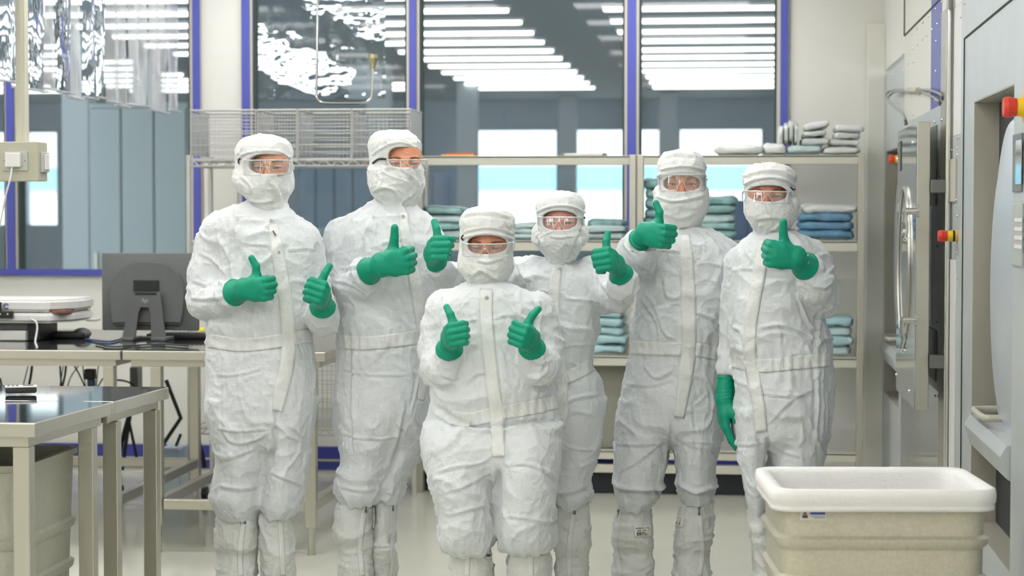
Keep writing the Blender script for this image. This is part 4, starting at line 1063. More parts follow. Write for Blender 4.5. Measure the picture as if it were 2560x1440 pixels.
def sheet(name, obs, pts, width, m, parent, off=.003, nv=5, wob=0):
    """a strip of cloth lying on other meshes: pts = photo-space centre line, projected onto the meshes"""
    C_ = np.array(spline(pts, 10 if not wob else 30)); n = len(C_)
    w = np.interp(np.linspace(0, 1, n), np.linspace(0, 1, len(width)), width) if isinstance(width, (list, tuple)) else np.full(n, width)
    T = np.gradient(C_, axis=0); T /= np.linalg.norm(T, axis=1, keepdims=True) + 1e-9; Nn = np.stack([-T[:, 1], T[:, 0]], 1)
    V = []; ok = []
    for i in range(n):
        for j in range(nv + 1):
            s_ = (j / nv - .5) * w[i]; q = C_[i] + Nn[i] * s_
            d = (RM @ Vector(((q[0] - 1280) / F, -(q[1] - 720) / F, -1))).normalized()
            best = None
            for bvh in obs:
                h = bvh.ray_cast(CAM, d)
                if h[0] is not None and (best is None or h[3] < best[3]): best = h
            if best is None: V.append(None); continue
            e = wob * math.sin(i * 2.3 + j * .4) + wob * .7 * math.sin(i * 5.1) + off if 0 < j < nv and 0 < i < n - 1 else off * .55
            V.append(best[0] - d * e)
    Q = []
    for i in range(n - 1):
        for j in range(nv):
            a = i * (nv + 1) + j; q = (a, a + 1, a + nv + 2, a + nv + 1)
            if all(V[k] is not None for k in q) and max((V[q[0]] - V[k]).length for k in q) < .06: Q.append(q)
    used = sorted({k for q in Q for k in q}); mp = {k: i for i, k in enumerate(used)}
    o = from_np(name, [V[k] for k in used], [[mp[k] for k in q] for q in Q], m, parent)
    md = o.modifiers.new('s', 'SOLIDIFY'); md.thickness = off; md.offset = 0
    return o

def polyd(P, L):
    """signed distance of points P to polyline L (photo space) and 0..1 position along it"""
    L = np.array(spline(L, 5)); best = np.full(len(P), 1e9); sg = np.zeros(len(P)); tt = np.zeros(len(P))
    for i in range(len(L) - 1):
        a, b = L[i], L[i + 1]; d = b - a; l2 = d @ d + 1e-9
        t = np.clip(((P - a) @ d) / l2, 0, 1); r = P - a - t[:, None] * d; q = np.hypot(r[:, 0], r[:, 1])
        m = q < best; best[m] = q[m]; sg[m] = np.sign(d[0] * r[m, 1] - d[1] * r[m, 0]); tt[m] = (i + t[m]) / (len(L) - 1)
    return best, sg, tt
def dress(V, Q, amp, sc, seed, creases=(), sq=(1, 1, 1), extra=None):
    N = normals(V, Q)
    h = crumple(V, sc, seed, sq) * amp * 1.9 + crumple(V, sc * 2.3, seed + 9, sq) * amp * .8
    lo = noise(V * 5 + seed) * amp * .9
    h = h + lo
    if creases:
        px = proj(V); fr = (N @ (RN @ np.array([0, 0, 1.]))) > .05
        for c in creases:
            L, a = c[0], c[1]; w = c[2] if len(c) > 2 else 5
            best, sg, tt = polyd(px, L); s = best * sg
            fade = np.clip(np.minimum(tt, 1 - tt) * 6, 0, 1) ** .7
            if len(c) > 3: fade = np.where((tt > 0) & (tt < 1), 1, 0)
            h = h + fr * fade * a * 1.6 * (np.exp(-(s / w) ** 2) - .75 * np.exp(-((s - 1.7 * w) / (1.1 * w)) ** 2))
    if extra is not None: h = h + extra(V, N)
    return V + N * h[:, None]

class Frame:
    def __init__(s, Y): s.Y = Y; s.k = Y / F
    def P(s, px, py, dy=0): return np.array(at(px, py, s.Y + dy))
    def row(s, py, xl, xr, hd, yo=0):
        a, b = s.P(xl, py), s.P(xr, py); return ((a[2] + b[2]) / 2, (a[0] + b[0]) / 2, (b[0] - a[0]) / 2, s.Y + yo, hd)
def fbounds(rows, pts, pad):
    lo = np.full(3, 1e9); hi = -lo
    for r in rows:
        lo = np.minimum(lo, (r[1] - r[2], r[3] - r[4], r[0])); hi = np.maximum(hi, (r[1] + r[2], r[3] + r[4], r[0]))
    for p, r in pts: lo = np.minimum(lo, p - r); hi = np.maximum(hi, p + r)
    return lo - pad, hi + pad

# ---------------------------------------------------------------- gloved hand
def hand_mesh(W, a, u, f, back, ext=0., thumb=0., scale=1., relaxed=False, cuff=.085, cuffr=.043, seed=0, twist=0.):
    """W wrist, a knuckle direction, u thumb direction, f direction from wrist back along the forearm; back=+1: the back
    of the hand lies along a x u, -1: opposite"""
    a = np.array(a, float); a /= np.linalg.norm(a); u = np.array(u, float); u -= a * (u @ a); u /= np.linalg.norm(u)
    b = np.cross(a, u) * back; R = np.stack([a, b, u], 1); W = np.array(W, float); f = np.array(f, float); f /= np.linalg.norm(f)
    def L(x, y, z): return W + R @ (np.array([x, y, z]) * scale)
    h = .0021; ch = []     # ch: (a, b, ra, rb, k)
    add = lambda p, q, ra, rb, k: ch.append((L(*p), L(*q), ra * scale, rb * scale, k))
    zi = [.0305, .0105, -.0105, -.030]; kx = [.086, .090, .086, .079]; ln = [1., 1.06, 1.0, .82]
    add((-.004, 0, .013), (-.004, 0, -.013), .0245, .0245, .01)
    for z, x in zip(zi, kx):
        add((.005, .001, z * .5), (x * .55, .004, z * .85), .019, .016, .014)
        add((x * .55, .004, z * .85), (x, .004, z), .016, .0118, .008)
    add((.03, -.008, .018), (.06, -.008, -.018), .016, .016, .014)
    add((.032, .003, .016), (.066, .005, .018), .0165, .0155, .014); add((.032, .003, -.014), (.064, .005, -.016), .0165, .0155, .014); add((.035, .004, 0), (.07, .006, 0), .017, .015, .014)
    if not relaxed:
        for i, (z, x, l) in enumerate(zip(zi, kx, ln)):
            e = ext * (1 if i == 0 else (.35 if i == 1 else 0))
            p0 = (x, .002, z); p1 = (x + .004, -.041 * l, z * 1.02)
            add(p0, p1, .0122, .0112, .0035)
            m = (p1[0] - .026 * l * (1 - e) + .0 * e, p1[1] - .010 - .018 * e, z * 1.02)
            add(p1, m, .0111, .0103, .0025)
            t = (m[0] - .017 * (1 - e), m[1] + .012 - .030 * e, z)
            add(m, t, .0102, .0095, .0025)
        b_ = thumb
        add((.018, -.010, .016), (.042, -.017, .044), .020, .0165, .010)
        add((.042, -.017, .044), (.048 + b_ * .3, -.014, .076), .0155, .0135, .006)
        add((.048 + b_ * .3, -.014, .076), (.044 + b_, -.009, .105), .0136, .0112, .003)
    else:
        for i, (z, x, l) in enumerate(zip(zi, kx, ln)):
            p0 = (x, .002, z); p1 = (x + .040 * l, -.010 - .003 * i, z * .95); m = (p1[0] + .022 * l, p1[1] - .016, z * .9); t = (m[0] + .010 * l, m[1] - .018, z * .88)
            add(p0, p1, .0118, .0108, .004); add(p1, m, .0107, .0098, .002); add(m, t, .0097, .0088, .002)
        add((.018, -.010, .018), (.045, -.022, .036), .017, .0138, .010)
        add((.045, -.022, .036), (.068, -.030, .040), .0132, .0115, .004)
        add((.068, -.030, .040), (.088, -.036, .036), .0112, .0092, .002)
    e1 = W + f * .028 * scale; e2 = W + f * cuff
    ch.append((W, e1, .028 * scale, .0305 * scale, .012)); ch.append((e1, e2, .0305 * scale, cuffr, .004))
    lo = np.min([np.minimum(c[0], c[1]) - max(c[2], c[3]) for c in ch], 0) - .012; hi = np.max([np.maximum(c[0], c[1]) + max(c[2], c[3]) for c in ch], 0) + .012
    fd = Field(lo, hi, h)
    for c in ch: fd.add(cone(*c[:4]), c[4])
    pl = (lambda x, y, z: -((x - e2[0]) * f[0] + (y - e2[1]) * f[1] + (z - e2[2]) * f[2]), lo, hi)
    fd.add(pl, 0, 's', 0)
    V, Q = fd.mesh(); N = normals(V, Q)
    d = (V - W) @ f
    rel = V - W
    hgt = np.where((d > -.012) & (d < .04), .0011 * np.sin(d * 520 + noise(V * 25) * 3.0) * np.clip(noise(V * 18 + seed) + .4, 0, 1), 0)
    hgt += np.where(d > .03, .0016 * noise(V * np.array([22, 22, 22]) + seed), 0) + .0005 * noise(V * 60)
    hgt += np.where(np.abs(d - cuff + .003) < .0035, .0016, 0)
    V = V + N * hgt[:, None]
    return V, Q

# ---------------------------------------------------------------- face behind the hood opening
def rot(yaw=0, tilt=0, roll=0): return np.array(Euler((tilt, roll, yaw)).to_matrix())
def make_face(o, R, parent, skin, brow_m, iris_m, brow_z=0, slit=.0046, sm=0., clip=None):
    h = .0014; fd = Field((-.078, -.04, -.062), (.078, .075, .06), h)
    fd.add(ell((0, .083, .0), (.071, .088, .112)), 0)
    for s in (-1, 1):
        fd.add(cone((s * .010, .003, .0155), (s * .040, .014, .0185), .0105, .009), .010)
        fd.add(ell((s * .040, .016, -.034 + sm), (.024, .020, .017)), .014)
    fd.add(cone((0, .004, .012), (0, -.016, -.030), .0075, .0105), .009)
    fd.add(ell((0, -.018, -.036), (.013, .013, .011)), .008)
    for s in (-1, 1): fd.add(ell((s * .0125, -.008, -.040), (.0075, .009, .007)), .005)
    for s in (-1, 1): fd.add(ell((s * .033, -.001, .001), (.0165, .011, .0095)), .010, 's')
    for s in (-1, 1):
        fd.add(ell((s * .033, .0140, .0), (.0158, .0150, .0140)), .004)
        fd.add(cone((s * .0185, .004, .0078), (s * .0470, .009, .0070), .0036, .0030), .004)      # upper lid fold
        fd.add(cone((s * .0190, .004, -.0092), (s * .0470, .010, -.0082), .0032, .0028), .005)    # lower lid, cheek raised by the smile
        fd.add(ell((s * .0332, -.001, -.0004), (.0158, .016, slit)), .0012, 's')
    V, Q = fd.mesh(); N = normals(V, Q)
    V = V + N * (.0004 * noise(V * 90) + .0008 * crumple(V, 26, 3))[:, None]
    T = lambda p: (np.asarray(p) @ R.T) + o
    q = proj(T(V)); keep = ((np.abs(q[:, 0] - clip[0]) / (clip[2] + 7)) ** 2.6 + (np.abs(q[:, 1] - clip[1]) / (clip[3] + 6)) ** 2.6) < 1
    Qk = Q[keep[Q].all(1)]; us = np.unique(Qk); mp = np.full(len(V), -1); mp[us] = np.arange(len(us))
    face = from_np('face', T(V)[us], mp[Qk], skin, parent)
    bv = BVHTree.FromPolygons([Vector(v) for v in V], [tuple(map(int, q)) for q in Q])
    for s in (-1, 1):
        m = MB().sph((0, 0, 0), .0122, (1, 1, 1), 24, 16); 
        e = m.build('eye', M_eyew, None, smooth=True); e.data.transform(Matrix.Translation(Vector(T([s * .033, .0150, 0])))); e.parent = face; e.data.transform(wmat(face).inverted())
        for nm, r, mm, d in (('iris', 0.0064, iris_m, .0002), ('pupil', .0030, M_pup, .0006)):
            n = 20; P = [[s * .033, .0150 - .0122 - d, 0]]; rr = [r]
            for k in range(n): P.append([s * .033 + r * math.cos(2 * PI * k / n), .0150 - math.sqrt(.0122 ** 2 - r * r) - d, r * math.sin(2 * PI * k / n)])
            from_np(nm, T(np.array(P)), [(0, 1 + k, 1 + (k + 1) % n) for k in range(n)], mm, face)
        pts = []
        for t in np.linspace(0, 1, 9):
            x = s * (.0165 + .033 * t); z = .0185 + brow_z + .0055 * math.sin(t * 2.3) - .002 * t
            hh = bv.ray_cast(Vector((x, -.05, z)), Vector((0, 1, 0)))
            if hh[0]: pts.append(tuple(T([x, hh[0].y - .0002, z])))
        r_ = [.0022 + .0016 * math.sin(min(1, .25 + i / 8) * PI) for i in range(len(pts))]
        MB().tube(pts, r_, 6).build('eyebrow', brow_m, face, smooth=True)
        pts = []
        for t in np.linspace(-1, 1, 9):
            x = s * .0332 + t * .0150; z = -.0004 + slit * math.sqrt(max(0, 1 - (t * .93) ** 2)) + .0002
            pts.append(tuple(T([x, .0150 - math.sqrt(max(0, .0154 ** 2 - (x - s * .033) ** 2 - z * z)), z])))
        MB().tube(pts, [.0006] + [.0014] * 7 + [.0008], 5).build('eyelashes', mat('lashes', S(60, 42, 36), .6), face, smooth=True)
    return face
def make_goggles(o, R, parent, top=.028, bot=-.025, w=.083, fwd=-.034, notch=.004, strap=1, dx=0.):
    """clear visor wrapped round the face, local origin between the eyes"""
    T = lambda p: (np.asarray(p, float) @ R.T) + o
    nu, nv = 72, 10
    def base(u):                                 # u in -1..1 -> plan position
        a = u * 1.36; x = w * math.sin(a) / math.sin(1.36) ** .0 if False else w * np.sign(u) * (1 - (1 - abs(u)) ** 1.9)
        return x + dx * abs(u) ** 1.0, fwd + .078 * abs(u) ** 3.4
    def bz(u):
        x, _ = base(u); n = max(0., 1 - abs(x) / .0165); b = bot * (1 - .25 * max(0, abs(u) - .75) * 4)
        return b + (notch - bot) * (min(1, n * 1.35) ** .9 if n > 0 else 0)
    def tz(u): return top - .010 * max(0, abs(u) - .82) * 5
    V = []
    for i in range(nu + 1):
        u = -1 + 2 * i / nu; x, y = base(u)
        for j in range(nv + 1):
            t = j / nv; z = bz(u) + (tz(u) - bz(u)) * t; V.append((x, y + .004 * (t - .5), z))
    Q = [(i * (nv + 1) + j, i * (nv + 1) + j + 1, (i + 1) * (nv + 1) + j + 1, (i + 1) * (nv + 1) + j) for i in range(nu) for j in range(nv)]
    g = from_np('goggles', T(V), Q, M_lens, parent); g['label'] = 'clear wraparound safety goggles'
    md = g.modifiers.new('s', 'SOLIDIFY'); md.thickness = .002
    tp = [tuple(T((base(u)[0], base(u)[1] - .001, tz(u)))) for u in np.linspace(-1, 1, 49)]
    bt = [tuple(T((base(u)[0], base(u)[1] - .001, bz(u)))) for u in np.linspace(-1, 1, 97)]
    MB().tube(tp, .0022, 6).build('brow_bar', M_rim, g, smooth=True)
    MB().tube(bt, .0012, 6).build('lower_rim', M_rim, g, smooth=True)
    for s in (-1, 1):
        x, y = base(s); c = T((x + s * .001, y + .010, (top + bot) / 2 + .004))
        m = MB(); m.box(Vector((0, 0, 0)), (.006, .036, .026), .003); b = m.build('side_shield', M_rim, None, smooth=True)
        b.data.transform(Matrix.Translation(Vector(c)) @ Matrix(R).to_4x4()); b.parent = g; b.data.transform(wmat(g).inverted())
        pts = [T((x + s * .002, y + .018, .014)), T((x + s * .003, y + .026, .019)), T((x + s * .001, y + .036, .017)), T((x - s * .002, y + .045, .021))]
        if strap in (2, s): MB().tube(spline(pts, 4), .0034, 8).build('strap_hook', M_black, g, smooth=True)
        elif strap: MB().tube(spline(pts[:3], 4), .0022, 8).build('strap_hook', M_dkgrey, g, smooth=True)
    return g

# ---------------------------------------------------------------- whole person
def person(Y, label, torso, legs, arms, hood, opening, eyes, hands, boots, placket, belt, creases=(), hcreases=(), yoke=(), snap=None, skin=None, brow=(70, 50, 40), iris=(70, 90, 100),
           yaw=0, tilt=0, roll=0, gog=dict(), amp=.0042, seed=0, collar=None, pocket=None, browz=0, hoodd=.112, slit=.0036, smile=.001, bcreases=(), tab=None, hook=None):
    fr = Frame(Y); hgt = fr.P(hood['top'][0], hood['top'][1])[2]
    mid = np.mean([(r[1] + r[2]) / 2 for r in torso])
    root = empty('person', (float(fr.P(mid, 900)[0]), Y, 0), label, 'person')
    rows = [fr.row(*r) for r in torso]; lrows = [[fr.row(*r) for r in L] for L in legs]
    pts = []
    chains = []
    for i, A in enumerate(arms):
        C_ = [(fr.P(x, y, dy), r * fr.k) for (x, y, r, dy) in A]
        if i < len(hands):
            hn = hands[i]; W = fr.P(*hn['w']); f = fr.P(*hn['e']) - W; f /= np.linalg.norm(f); cu = hn.get('cuff', .085); cr = hn.get('cr', .043)
            C_ = C_[:-1] + [(W + f * (cu + .028), max(cr + hn.get('puff', .003), .02)), (W + f * (cu + .004), cr * .90), (W + f * cu * .4, cr * .6)]
        chains.append(C_); pts += C_
    lo, hi = fbounds(rows + [r for L in lrows for r in L], pts, .03)
    fd = Field(lo, hi, .0056)
    fd.add(loft(rows, 2.25), 0)
    for L in lrows: fd.add(loft(L, 2.1), .022)
    for A in chains:
        for i in range(len(A) - 1): fd.add(cone(A[i][0], A[i + 1][0], A[i][1], A[i + 1][1]), .03 if i == 0 else .012)
    for i, hn in enumerate(hands):                 # the sleeve ends at the glove cuff and a narrow wrist goes on inside it
        W = fr.P(*hn['w']); f = fr.P(*hn['e']) - W; f /= np.linalg.norm(f); cu = hn.get('cuff', .085); cr = hn.get('cr', .043)
        W0 = W - f * .05; W = W.astype(float)
        def cyl_(x, y, z, W=W0, f=f, L_=cu + .052, r=cr + .014):
            p = (x - W[0], y - W[1], z - W[2]); t = p[0] * f[0] + p[1] * f[1] + p[2] * f[2]
            d2 = p[0] ** 2 + p[1] ** 2 + p[2] ** 2 - t * t; return np.maximum(np.sqrt(np.maximum(d2, 0)) - r, np.maximum(t - L_, -t))
        e_ = W0 + f * (cu + .052); fd.add((cyl_, np.minimum(W0, e_) - cr - .02, np.maximum(W0, e_) + cr + .02), .006, 's')
        fd.add(cone(W + f * cu * .45, W + f * (cu + .03), cr * .5, cr * .78), .004)
    if collar:
        c0, c1 = fr.P(*collar[0][:2], collar[0][2]), fr.P(*collar[1][:2], collar[1][2]); fd.add(cone(c0, c1, collar[0][3] * fr.k, collar[1][3] * fr.k), .02)
    V, Q = fd.mesh(); V = relax(V, Q, 1, .4)
    hems = [(L[-1][0], L[0][0]) for L in lrows]
    def extra(V, N):
        h = np.zeros(len(V))
        for c in belt and [belt] or []:                     # gathers above and below the waistband
            px = proj(V); best, sg, tt = polyd(px, c['line']); wv = np.exp(-(np.maximum(best - c['w'] / 2, 0) / 26) ** 2)
            h += wv * .0022 * np.sin(V[:, 0] * 210 + 3 * noise(V * 9)) * (V[:, 2] > 0)
            h += -.005 * np.exp(-((best) / (c['w'] * .8)) ** 2)
        for L in lrows:                                      # gathers at the knee hem
            z0 = min(r[0] for r in L); wv = np.clip(1 - (V[:, 2] - z0) / .07, 0, 1) ** 1.5
            h += wv * .0016 * np.sin(V[:, 0] * 150 + 2.5 * noise(V * 12))
        return h
    V = dress(V, Q, amp, 7.0, seed, list(creases) + list(yoke), (1, 1, .8), extra)
    body = from_np('coverall', V, Q, M_suit, root)
    bvh = BVHTree.FromPolygons([Vector(v) for v in V], [tuple(map(int, q)) for q in Q])
    # hood
    tx, ty = hood['top']; cl, cr = hood['cap']; ml, mr = hood['mask']; nl, nr, ny = hood['neck']; ey = eyes[1]
    H_ = ny - ty; cc_, ch = (cl + cr) / 2, (cr - cl) / 2; mc, mh = (ml + mr) / 2, (mr - ml) / 2; nc, nh = (nl + nr) / 2, (nr - nl) / 2
    D = hoodd; R_ = []
    def hr(y, c, w, d, o=0): R_.append(fr.row(y, c - w, c + w, d, o))
    hr(ty + 1, (tx + cc_) / 2, ch * .22, D * .3); hr(ty + .035 * H_, (tx + cc_) / 2, ch * .60, D * .68); hr(ty + .09 * H_, cc_, ch * .84, D * .9); hr(ty + .17 * H_, cc_, ch * .97, D)
    hr(ty + .24 * H_, cc_, ch * 1.0, D * 1.02); hr(ty + .30 * H_, cc_, ch * .965, D); hr(ey, (cc_ + mc) / 2, min(ch, mh) * .965, D)
    t1, t2, t3, t4 = hood.get('tp', (1, .86, .6, .48)); G = lambda q: mc + (nc - mc) * max(0, q - .3) / .7
    hr(ey + .12 * (ny - ey), mc, mh * .97, D * 1.02, -.002); hr(ey + .30 * (ny - ey), mc, mh * t1, D * 1.06, -.006); hr(ey + .50 * (ny - ey), G(.5), mh * t2, D * 1.05, -.008); hr(ey + .72 * (ny - ey), G(.72), mh * t3, D * .95, -.006)
    hr(ey + .90 * (ny - ey), nc, mh * t4, D * .84, 0); hr(ny + 8, nc, mh * t4 * .9, D * .72, .008); hr(ny + 28, nc, mh * t4 * .85, D * .66, .012)
    lo, hi = fbounds(R_, [], .02); fd = Field(lo, hi, .0032); fd.add(loft(R_, 2.6), 0)
    ox, oy, ow, oh = opening; nose = fr.P(eyes[0], ey + 20, -D * .93); fd.add(ell(nose + np.array([0, 0, -.012]), (.022, .026, .034)), .022)
    c = fr.P(ox, oy, -D); hwx, hwz = ow * fr.k * .985, oh * fr.k * .985
    def slot(x, y, z):
        k = (np.abs((x - c[0] - math.tan(yaw) * 0) / hwx) ** 2.7 + np.abs((z - c[2]) / hwz) ** 2.7 + 1e-9) ** (1 / 2.7); return np.maximum((k - 1) * hwz, y - (Y - .028)) + 0 * x
    fd.add((slot, np.array([c[0] - hwx, Y - .3, c[2] - hwz]), np.array([c[0] + hwx, Y - .028, c[2] + hwz])), .003, 's')
    HV, HQ = fd.mesh()
    def hx(V, N):
        px = proj(V); q = np.hypot((px[:, 0] - ox) / ow, (px[:, 1] - oy) / oh)
        h = np.where(V[:, 1] < Y, .0022 * np.exp(-((q - 1.13) / .09) ** 2), 0)           # rolled edge round the opening
        zz = (px[:, 1] - ey) / (ny - ey); h += np.clip(zz - .35, 0, .6) * .006 * np.sin((px[:, 0] - nc) / (12 + 0) + 2 * noise(V * 10 + seed)) * np.clip(1.1 - zz, 0, 1)
        return h * (q > 1)
    px0 = proj(HV); q0 = np.hypot((px0[:, 0] - ox) / ow, (px0[:, 1] - oy) / oh)
    HV2 = dress(HV, HQ, .0024, 9., seed + 3, hcreases, (1, 1, 1), hx)
    k = np.clip((q0 - 1.0) * 4, 0, 1)[:, None]; k = np.where((HV[:, 1:2] > Y), 1, k); HV = HV + (HV2 - HV) * k
    hd = from_np('hood', HV, HQ, M_hood, root)
    hbv = BVHTree.FromPolygons([Vector(v) for v in HV], [tuple(map(int, q)) for q in HQ])
    # face and goggles
    R = rot(yaw, tilt, roll); fo = fr.P(eyes[0], eyes[1], -D + .013 - 0.0)
    sk = mat('skin_%d_%d_%d' % (skin or (208, 152, 122)), S(*(skin or (208, 152, 122))), .5, noise=.07, nscale=40, bump=.05, bscale=300)
    sk.node_tree.nodes['Principled BSDF'].inputs['Subsurface Weight'].default_value = .12
    sk.node_tree.nodes['Principled BSDF'].inputs['Subsurface Radius'].default_value = (.01, .004, .002)
    make_face(fo, R, root, sk, mat('brow_%d_%d_%d' % brow, S(*brow), .8), mat('iris_%d_%d_%d' % iris, S(*iris), .2), browz, slit, smile, opening)
    g_ = make_goggles(fo, R, root, **gog)
    hp = []
    for (hx_, hy_) in spline(hook, 3) if hook else []:
        d = (RM @ Vector(((hx_ - 1280) / F, -(hy_ - 720) / F, -1))).normalized(); hh = hbv.ray_cast(CAM, d)
        if hh[0]: hp.append(tuple(hh[0] - d * .004))
    if len(hp) > 2: MB().tube(hp, .0036 if len(hook) > 3 else .0028, 8).build('strap_hook', M_black, g_, smooth=True)
    # placket, waistband, snap
    sheet('zip_placket', [bvh], placket[0], placket[1], M_tape, root, .0035)
    for yk in (pocket or []): sheet('seam_tape', [bvh], yk[0], yk[1], M_tape, body, .002)
    if belt:
        L = belt['line']
        sheet('waistband', [bvh], L, belt['w'], M_tape, root, .003, nv=8, wob=.0011)
    if snap:
        for sx_, sy_ in (snap if isinstance(snap, list) else [snap]):
            d = (RM @ Vector(((sx_ - 1280) / F, -(sy_ - 720) / F, -1))).normalized()
            hs = [b_.ray_cast(CAM, d) for b_ in (bvh, hbv)]; hs = [q for q in hs if q[0]]
            if hs:
                p = min(hs, key=lambda q: q[3])[0] - d * .006
                MB().tube([(p.x + .0052 * math.cos(a), p.y, p.z + .0052 * math.sin(a)) for a in np.linspace(0, 2 * PI, 16, endpoint=False)], .0013, 6, True).cyl(p, p - d * .001 + Vector((0, .002, 0)), .003, n=12).build('snap', M_snap, root, smooth=True)
    for (tx0, ty0) in (tab or []):
        d = (RM @ Vector(((tx0 - 1280) / F, -(ty0 - 720) / F, -1))).normalized(); hh = bvh.ray_cast(CAM, d)
        if hh[0]: MB().box(hh[0] - d * .006, (.005, .003, .020), .001, rot=Euler((0, -.5, 0)).to_matrix()).build('zip_puller', M_zip, root)
    # boots
    for B in boots:
        br = [fr.row(*r) for r in B['rows']]; zb = min(r[0] for r in br); last = min(br)
        br += [(.30, last[1], last[2] * .93, Y + .005, .075), (.16, last[1], last[2] * .82, Y + .01, .065), (.09, last[1], last[2] * .85, Y - .0, .07)]
        lo, hi = fbounds(br, [], .03); lo[2] = -.01; lo[1] = Y - .27
        fd = Field(lo, hi, .0056); fd.add(loft(br, 2.2), 0)
        fd.add(cone((last[1], Y + .03, .055), (last[1] + .01, Y - .15, .045), .055, .045), .04); fd.add((lambda x, y, z: z - .012 + 0 * (x + y), lo, np.array([hi[0], hi[1], .012])), .004, 's')
        BV, BQ = fd.mesh(); BV = dress(BV, BQ, .0036, 8., seed + B.get('s', 1), bcreases, (1, 1, 1.5))
        bo = from_np('boot', BV, BQ, M_boot, root)
        MB().box((last[1] + .005, Y - .06, .007), (.105, .27, .012), .005).build('sole', M_solem, bo)
        bb = BVHTree.FromPolygons([Vector(v) for v in BV], [tuple(map(int, q)) for q in BQ])
        if B.get('zip'):
            z = sheet('zip_strip', [bb], B['zip'], B.get('zw', 13), M_tape, bo, .0028)
            zx_, zy_ = B['zip'][0]; 
            if B.get('pull', True):
                d = (RM @ Vector(((zx_ - 1280) / F, -(zy_ + 8 - 720) / F, -1))).normalized(); hh = bb.ray_cast(CAM, d)
                if hh[0]:
                    p = hh[0] - d * .007; MB().box(p, (.006, .003, .026), .001).box(p + Vector((0, 0, -.012)), (.009, .004, .010), .001).box(p + Vector((0, 0, .010)), (.010, .005, .008), .001).build('zip_puller', M_zip, bo)
        for (lx, ly, lw_, lh_, ang) in B.get('labels', []):
            ca, sa = math.cos(ang), math.sin(ang)
            lb_ = sheet('size_label', [bb], [(lx - lw_ / 2 * ca, ly - lw_ / 2 * sa), (lx, ly), (lx + lw_ / 2 * ca, ly + lw_ / 2 * sa)], lh_, M_label, bo, .0032)
            def mark(dx, dy, w_, h_, nm='print'):
                X0, Y0 = lx + dx * ca - dy * sa, ly + dx * sa + dy * ca
                sheet(nm, [bb], [(X0 - w_ / 2 * ca, Y0 - w_ / 2 * sa), (X0, Y0), (X0 + w_ / 2 * ca, Y0 + w_ / 2 * sa)], h_, M_ink, bo, .0058, nv=1)
            m_ = [(-lw_ * .32 + k * lw_ * .052, lh_ * .22, 1.2 if k % 3 else 2.2, lh_ * .3) for k in range(12)]
            bars = MB()
            for q in m_ + [(-lw_ * .36 + k * .085 * lw_, -lh_ * .28, .055 * lw_, lh_ * .10) for k in range(9) if k != 6] + [(-lw_ * .25 + k * .095 * lw_, -lh_ * .06, .065 * lw_, lh_ * .11) for k in range(5) if k != 2] + [(lw_ * .3, -lh_ * .12, lw_ * .22, 1.1)]:
                X0, Y0 = lx + q[0] * ca - q[1] * sa, ly + q[0] * sa + q[1] * ca
                d = (RM @ Vector(((X0 - 1280) / F, -(Y0 - 720) / F, -1))).normalized(); hh = bb.ray_cast(CAM, d)
                if hh[0]: bars.box(hh[0] - d * .0058, (q[2] * fr.k, .0006, q[3] * fr.k), rot=Euler((0, ang, 0)).to_matrix())
            bars.build('printed_code', M_ink, bo)
    # gloves
    for hnd in hands:
        W = fr.P(hnd['w'][0], hnd['w'][1], hnd['w'][2]); E = fr.P(hnd['e'][0], hnd['e'][1], hnd['e'][2]); f = E - W
        GV, GQ = hand_mesh(W, hnd['a'], hnd['u'], f, hnd.get('back', 1), hnd.get('ext', 0), hnd.get('thumb', 0), hnd.get('sc', 1.), hnd.get('relaxed', False), hnd.get('cuff', .085), hnd.get('cr', .043), seed)
        from_np('glove', GV, GQ, M_glove, root)
    return root, bvh
